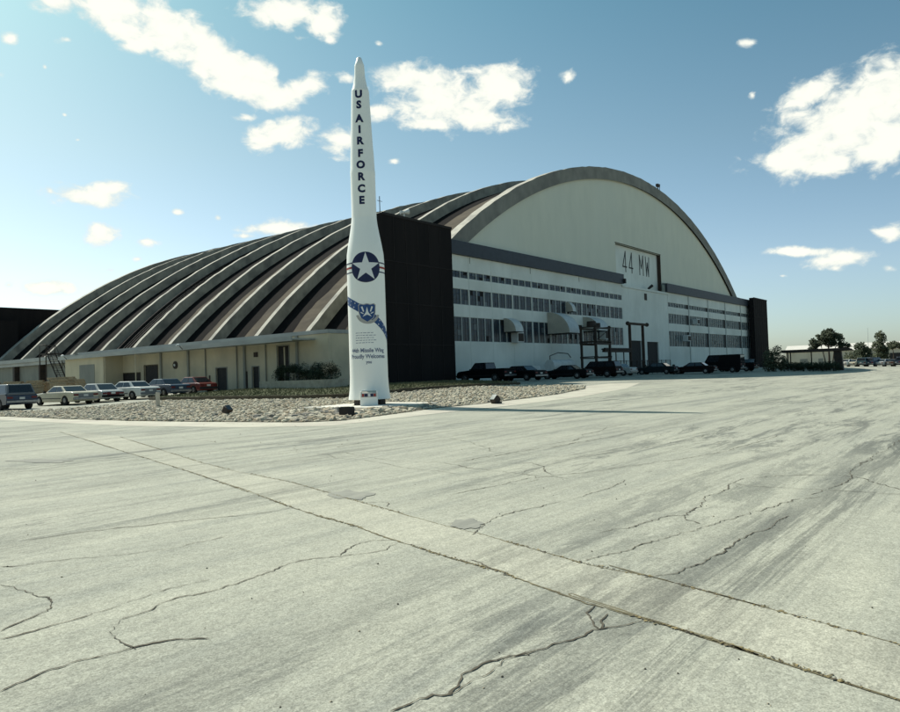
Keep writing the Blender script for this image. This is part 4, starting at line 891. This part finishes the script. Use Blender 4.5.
for z, t in ((2.0,.14),(3.55,.24),(5.35,.16)):
    mb = MB()
    for y in (-.9,.9): mb.box(-2.0,2.0,y-.08,y+.08,z,z+t)
    for x in (-1.75,1.75): mb.box(x-.08,x+.08,-1.1,1.1,z+t+.003,z+t+.12)
    mb.build('beam', 'steel_dark', TW)
mb = MB(); mb.box(-1.9,1.9,-1.05,1.05,3.93,3.99); mb.build('platform', 'steel_dark', TW)
mb = MB(); mb.tube((-.9,0,5.64),(-.9,0,6.25),.55,.5,14); mb.tube((.7,.1,5.64),(.7,.1,6.1),.4,.38,12); mb.build('tank', 'steel_dark', TW)
mb = MB(); mb.path([(-1.75,-.9,3.99),(1.75,-.9,5.35)],.05,5); mb.path([(-1.75,-.9,.2),(1.75,-.9,2.0)],.05,5); mb.build('brace', 'steel_dark', TW)
BR = thing('pipe_bridge', 'dark pipe bridge running from the steel tower to the portal frame', 'pipe bridge', (-24,Yg,gh(-24,Yg)))
mb = MB(); mb.box(-2.85,4.28,-.18,.18,2.75,3.0); mb.tube((-2.85,-.1,3.14),(4.28,-.1,3.14),.13); mb.tube((-2.85,.2,3.10),(4.28,.2,3.10),.09); mb.build('pipe_run', 'steel_dark', BR)
for x in (-1.6,.4,2.6):
    mb = MB(); mb.tube((x,0,-.2),(x,0,2.75),.07); mb.build('support', 'steel_dark', BR)
PF = thing('portal_frame', 'tall rusty portal frame with rounded ends before the cargo doors', 'frame', (-17.4,Yg,gh(-17.4,Yg)))
for x in (-2.0,2.0):
    mb = MB(); mb.box(x-.14,x+.14,-.14,.14,-.2,6.2); mb.build('post', 'rust_trim', PF)
mb = MB(); mb.box(-2.5,3.3,-.12,.12,6.21,6.5); mb.build('beam', 'rust_trim', PF)
for x in (-2.5,3.4):
    mb = MB(); mb.lathe([(.02,-.26),(.16,-.22),(.26,-.08),(.26,.08),(.16,.22),(.02,.26)], 14, (x,0,6.36)); mb.build('sheave', 'steel_dark', PF, smooth=True)
FN = thing('pipe_fence', 'dark wire fence of thin posts beneath the pipe bridge', 'fence', (-20,-7.2,gh(-20,-7.2)))
xsf = list(np.arange(-6.5,10.6,1.55))
for x in xsf:
    mb = MB(); mb.tube((x,0,-.15),(x,0,1.75),.045,n=6); mb.build('post', 'steel_dark', FN)
for z in (.15,1.0,1.68):
    mb = MB(); mb.tube((xsf[0],0,z),(xsf[-1],0,z),.03,n=5); mb.build('rail', 'steel_dark', FN)
mb = MB()
for x in np.arange(xsf[0],xsf[-1],.3): mb.tube((x,0,.15),(min(x+.5,xsf[-1]),0,1.68),.008,n=3); mb.tube((min(x+.5,xsf[-1]),0,.15),(x,0,1.68),.008,n=3)
mb.build('wire_mesh', 'steel_dark', FN)
SG = thing('board', 'plain white board on two legs before the door front', 'board', (-41.0,-5.2,gh(-41,-5.2)))
mb = MB(); mb.box(-1.15,1.15,-.03,.03,.45,1.35); mb.build('panel', 'white_metal', SG)
for x in (-.8,.8):
    mb = MB(); mb.tube((x,.07,-.1),(x,.07,1.3),.035); mb.build('leg', 'steel_dark', SG)
TR = thing('white_tank', 'long white cylindrical tank on cradles behind the dark cars', 'tank', (-33.6,-4.0,gh(-33.6,-4)))
mb = MB(); mb.tube((-2.4,0,1.35),(2.4,0,1.35),.62,.62,24); mb.build('shell', 'white_metal', TR, smooth=True)
for x in (-1.5,1.5):
    mb = MB(); mb.box(x-.15,x+.15,-.55,.55,-.1,.86); mb.build('cradle', 'steel_dark', TR)
mb = MB(); mb.path([(-2.2,0,1.9),(-2.2,0,2.4),(-.4,0,2.75),(1.8,0,2.65),(2.5,0,2.2)],.05,6); mb.build('pipe', 'steel_dark', TR)
BN = thing('waste_container', 'blue grey container right of the black pickup by the right doors', 'container', (on(746,371,1,-11)[0],-11,gh(on(746,371,1,-11)[0],-11)))
mb = MB(); mb.prism([(-.8,0),(.8,0),(1.0,1.5),(-1.0,1.5)], -1.0, 1.0, 'y'); mb.build('body', 'bin_blue', BN)
mb = MB(); mb.box(-1.05,1.05,-1.05,1.05,1.503,1.6); mb.build('lid', 'bin_blue', BN)
for px, yy, lab in ((674,-12.0,'dark steel bollard left of the maroon sedan'),(752,-9.0,'dark steel bollard near the right pylon'),(645.5,-7.6,'dark steel bollard before the gap between the cargo doors')):
    x = on(px,372,1,yy)[0]; mb = MB(); mb.lathe([(.16,-.1),(.16,1.05),(.12,1.15),(.02,1.18)], 14); tag(mb.build('bollard', 'steel_dark', loc=(x,yy,gh(x,yy)), smooth=True), lab, 'bollard', 'bollards before the hangar front')
mb = MB()

# ------------------------------------------------------------------ sun, sky and clouds
SUN_EL = math.radians(45.5); SUN_H = Vector((.12, .993)).normalized()
sd = Vector((SUN_H.x*math.cos(SUN_EL), SUN_H.y*math.cos(SUN_EL), math.sin(SUN_EL)))
sun = bpy.data.lights.new('sun', 'SUN'); sun.energy = 5.0; sun.angle = math.radians(.53); sun.color = (1.0, .96, .86)
so = bpy.data.objects.new('sun', sun); COL.objects.link(so); so.rotation_euler = (-sd).to_track_quat('-Z', 'Y').to_euler(); so.location = (0, 40, 120)
w = bpy.data.worlds.new('World'); scene.world = w; w.use_nodes = True; nt = w.node_tree; N = nt.nodes; L = nt.links
bg = N['Background']; sky = N.new('ShaderNodeTexSky'); sky.sky_type = 'NISHITA'; sky.sun_disc = False; sky.sun_elevation = SUN_EL; sky.sun_rotation = math.atan2(SUN_H.x, SUN_H.y)
sky.altitude = 900; sky.air_density = .9; sky.dust_density = 2.4; sky.ozone_density = .5
SKS = .125
bg.inputs['Strength'].default_value = SKS
def math_(op, a, b=None, clamp=False):
    n = N.new('ShaderNodeMath'); n.operation = op; n.use_clamp = clamp
    for i, v in enumerate((a, b)):
        if v is None: continue
        if isinstance(v, (int, float)): n.inputs[i].default_value = v
        else: L.new(v, n.inputs[i])
    return n.outputs[0]
tc = N.new('ShaderNodeTexCoord'); DIR = tc.outputs['Generated']
LOBES = [(105,8,60,20,-8),(170,30,62,24,-24),(215,62,48,21,-30),(250,88,42,14,-8),(300,90,24,13,18),(258,72,20,14,0),(276,100,26,13,0),(120,28,30,12,-20),(200,40,30,14,-20),(60,2,30,10,0),(140,45,20,8,0),
 (283,133,36,15,12),(246,118,20,6,0),(262,140,20,11,0),(285,14,44,18,0),(322,22,18,15,0),(300,38,14,8,0),(330,40,8,6,0),
 (440,100,62,30,-5),(405,78,32,16,0),(495,92,34,26,10),(480,118,40,16,0),(430,125,30,8,0),(340,140,22,14,0),(348,78,16,9,0),(380,112,18,9,0),(567,77,13,10,0),
 (845,125,92,36,22),(868,100,56,28,16),(890,140,40,26,10),(795,155,52,15,8),(895,95,40,34,0),(812,92,32,14,25),(830,165,30,14,0),(880,150,40,20,0),(940,120,60,50,0),
 (892,233,17,11,0),(840,259,36,9,8),(800,252,38,5,0),(890,268,13,8,0),(783,276,9,3,0),(835,268,14,6,0),
 (90,196,42,11,-8),(50,191,9,9,0),(110,188,20,8,0),(100,233,18,11,0),(147,242,15,7,0),(138,259,8,4,0),(283,228,44,8,0),(245,236,20,5,0),
 (12,40,13,9,0),(66,40,17,6,0),(45,67,4,4,0),(394,161,10,5,20),(379,44,8,5,0),(50,288,26,7,0),(9,285,9,6,0),(178,212,7,4,0),(218,218,6,5,0),(746,43,14,6,0),(752,95,7,6,30),(110,270,13,5,0),(78,140,5,3,0),(65,115,4,3,0),
 (-60,60,60,25,-15),(-90,200,40,14,0),(980,220,40,20,0),(1050,60,60,30,10),(60,-60,80,26,-20),(520,-70,80,26,0)]
def unit(px, py): v = Vector(ray(px, py)); return v.normalized()
q = None
for (cx, cy, a, b, rot) in LOBES:
    c = unit(cx, cy); ca, sa = math.cos(math.radians(rot)), math.sin(math.radians(rot))
    e1 = unit(cx+ca*a*.5, cy-sa*a*.5)-unit(cx-ca*a*.5, cy+sa*a*.5); e2 = unit(cx-sa*b*.5, cy-ca*b*.5)-unit(cx+sa*b*.5, cy+ca*b*.5)
    sa_, sb_ = e1.length, e2.length; e1.normalize(); nz_ = c; e2 = nz_.cross(e1).normalized(); e1 = e2.cross(nz_).normalized()
    rotm = Matrix((e1, e2, nz_)).transposed()
    mp = N.new('ShaderNodeMapping'); mp.vector_type = 'TEXTURE'; mp.inputs['Location'].default_value = c; mp.inputs['Rotation'].default_value = rotm.to_euler(); mp.inputs['Scale'].default_value = (sa_, sb_, .5)
    L.new(DIR, mp.inputs['Vector']); ln = N.new('ShaderNodeVectorMath'); ln.operation = 'LENGTH'; L.new(mp.outputs[0], ln.inputs[0])
    lv = ln.outputs['Value'] if a*b > 150 else math_('ADD', ln.outputs['Value'], .48)
    if q is None: q = lv
    else:
        n = N.new('ShaderNodeMath'); n.operation = 'SMOOTH_MIN'; n.inputs[2].default_value = .28; L.new(q, n.inputs[0]); L.new(lv, n.inputs[1]); q = n.outputs[0]
def cnoise(scale, detail, rough, stretch=(1,1,1.6), dist=0):
    mp = N.new('ShaderNodeMapping'); mp.inputs['Scale'].default_value = stretch; L.new(DIR, mp.inputs['Vector'])
    n = N.new('ShaderNodeTexNoise'); n.inputs['Scale'].default_value = scale; n.inputs['Detail'].default_value = detail; n.inputs['Roughness'].default_value = rough; n.inputs['Distortion'].default_value = dist
    L.new(mp.outputs[0], n.inputs['Vector']); return n.outputs['Fac']
f1 = cnoise(15, 10, .62, dist=.35); f2 = cnoise(40, 6, .58, dist=.45)
nz1 = math_('SUBTRACT', f1, .5); nz2 = math_('SUBTRACT', f2, .5)
dens = math_('ADD', math_('MULTIPLY', math_('SUBTRACT', 1.0, q), 1.35), math_('ADD', math_('MULTIPLY', nz1, 2.8), math_('MULTIPLY', nz2, 2.0)))
mr = N.new('ShaderNodeMapRange'); mr.interpolation_type = 'SMOOTHSTEP'; mr.inputs[1].default_value = -.35; mr.inputs[2].default_value = .62; L.new(dens, mr.inputs[0])
cf = math_('MULTIPLY', mr.outputs[0], .97)
mr2 = N.new('ShaderNodeMapRange'); mr2.interpolation_type = 'SMOOTHSTEP'; mr2.inputs[1].default_value = -.3; mr2.inputs[2].default_value = 1.1; L.new(math_('ADD', dens, math_('MULTIPLY', nz2, 1.2)), mr2.inputs[0])
cc = N.new('ShaderNodeMix'); cc.data_type = 'RGBA'; CB = 1/SKS
cc.inputs['A'].default_value = (.72*CB, .78*CB, .74*CB, 1); cc.inputs['B'].default_value = (.98*CB, .975*CB, .87*CB, 1); L.new(mr2.outputs[0], cc.inputs['Factor'])
tint = N.new('ShaderNodeMix'); tint.data_type = 'RGBA'; tint.blend_type = 'MULTIPLY'; tint.inputs['Factor'].default_value = 1; L.new(sky.outputs[0], tint.inputs['A'])
sep = N.new('ShaderNodeSeparateXYZ'); L.new(DIR, sep.inputs[0])
mre = N.new('ShaderNodeMapRange'); mre.inputs[1].default_value = -.02; mre.inputs[2].default_value = .48; L.new(sep.outputs['Z'], mre.inputs[0])
tm = N.new('ShaderNodeValToRGB'); el_ = tm.color_ramp.elements
el_[0].position = 0; el_[0].color = (.86, .98, 1.0, 1); el_[1].position = 1; el_[1].color = (.53, .87, .76, 1)
for ps_, cl_ in ((.14, (.88, .98, .97, 1)), (.28, (.94, 1.01, .96, 1)), (.62, (.78, .95, .82, 1))): e_ = el_.new(ps_); e_.color = cl_
L.new(mre.outputs[0], tm.inputs[0]); TINT_OUT = tm.outputs[0]
L.new(TINT_OUT, tint.inputs['B'])
mx = N.new('ShaderNodeMix'); mx.data_type = 'RGBA'; L.new(tint.outputs['Result'], mx.inputs['A']); L.new(cc.outputs['Result'], mx.inputs['B']); L.new(cf, mx.inputs['Factor'])
L.new(mx.outputs['Result'], bg.inputs['Color'])

# ------------------------------------------------------------------ camera and view
cam = bpy.data.cameras.new('camera'); co = bpy.data.objects.new('camera', cam); COL.objects.link(co)
cam.sensor_fit = 'HORIZONTAL'; cam.sensor_width = 36; cam.lens = FPX/900*36; cam.clip_end = 12000; cam.clip_start = .05
m3 = Matrix((RT, UP, -FW)).transposed(); co.matrix_world = Matrix.Translation(Vector(CAM)) @ m3.to_4x4()
scene.camera = co
scene.view_settings.view_transform = 'Standard'; scene.view_settings.look = 'None'; scene.view_settings.exposure = .13; scene.view_settings.gamma = 1; scene.view_settings.use_curve_mapping = False
scene.cycles.max_bounces = 6
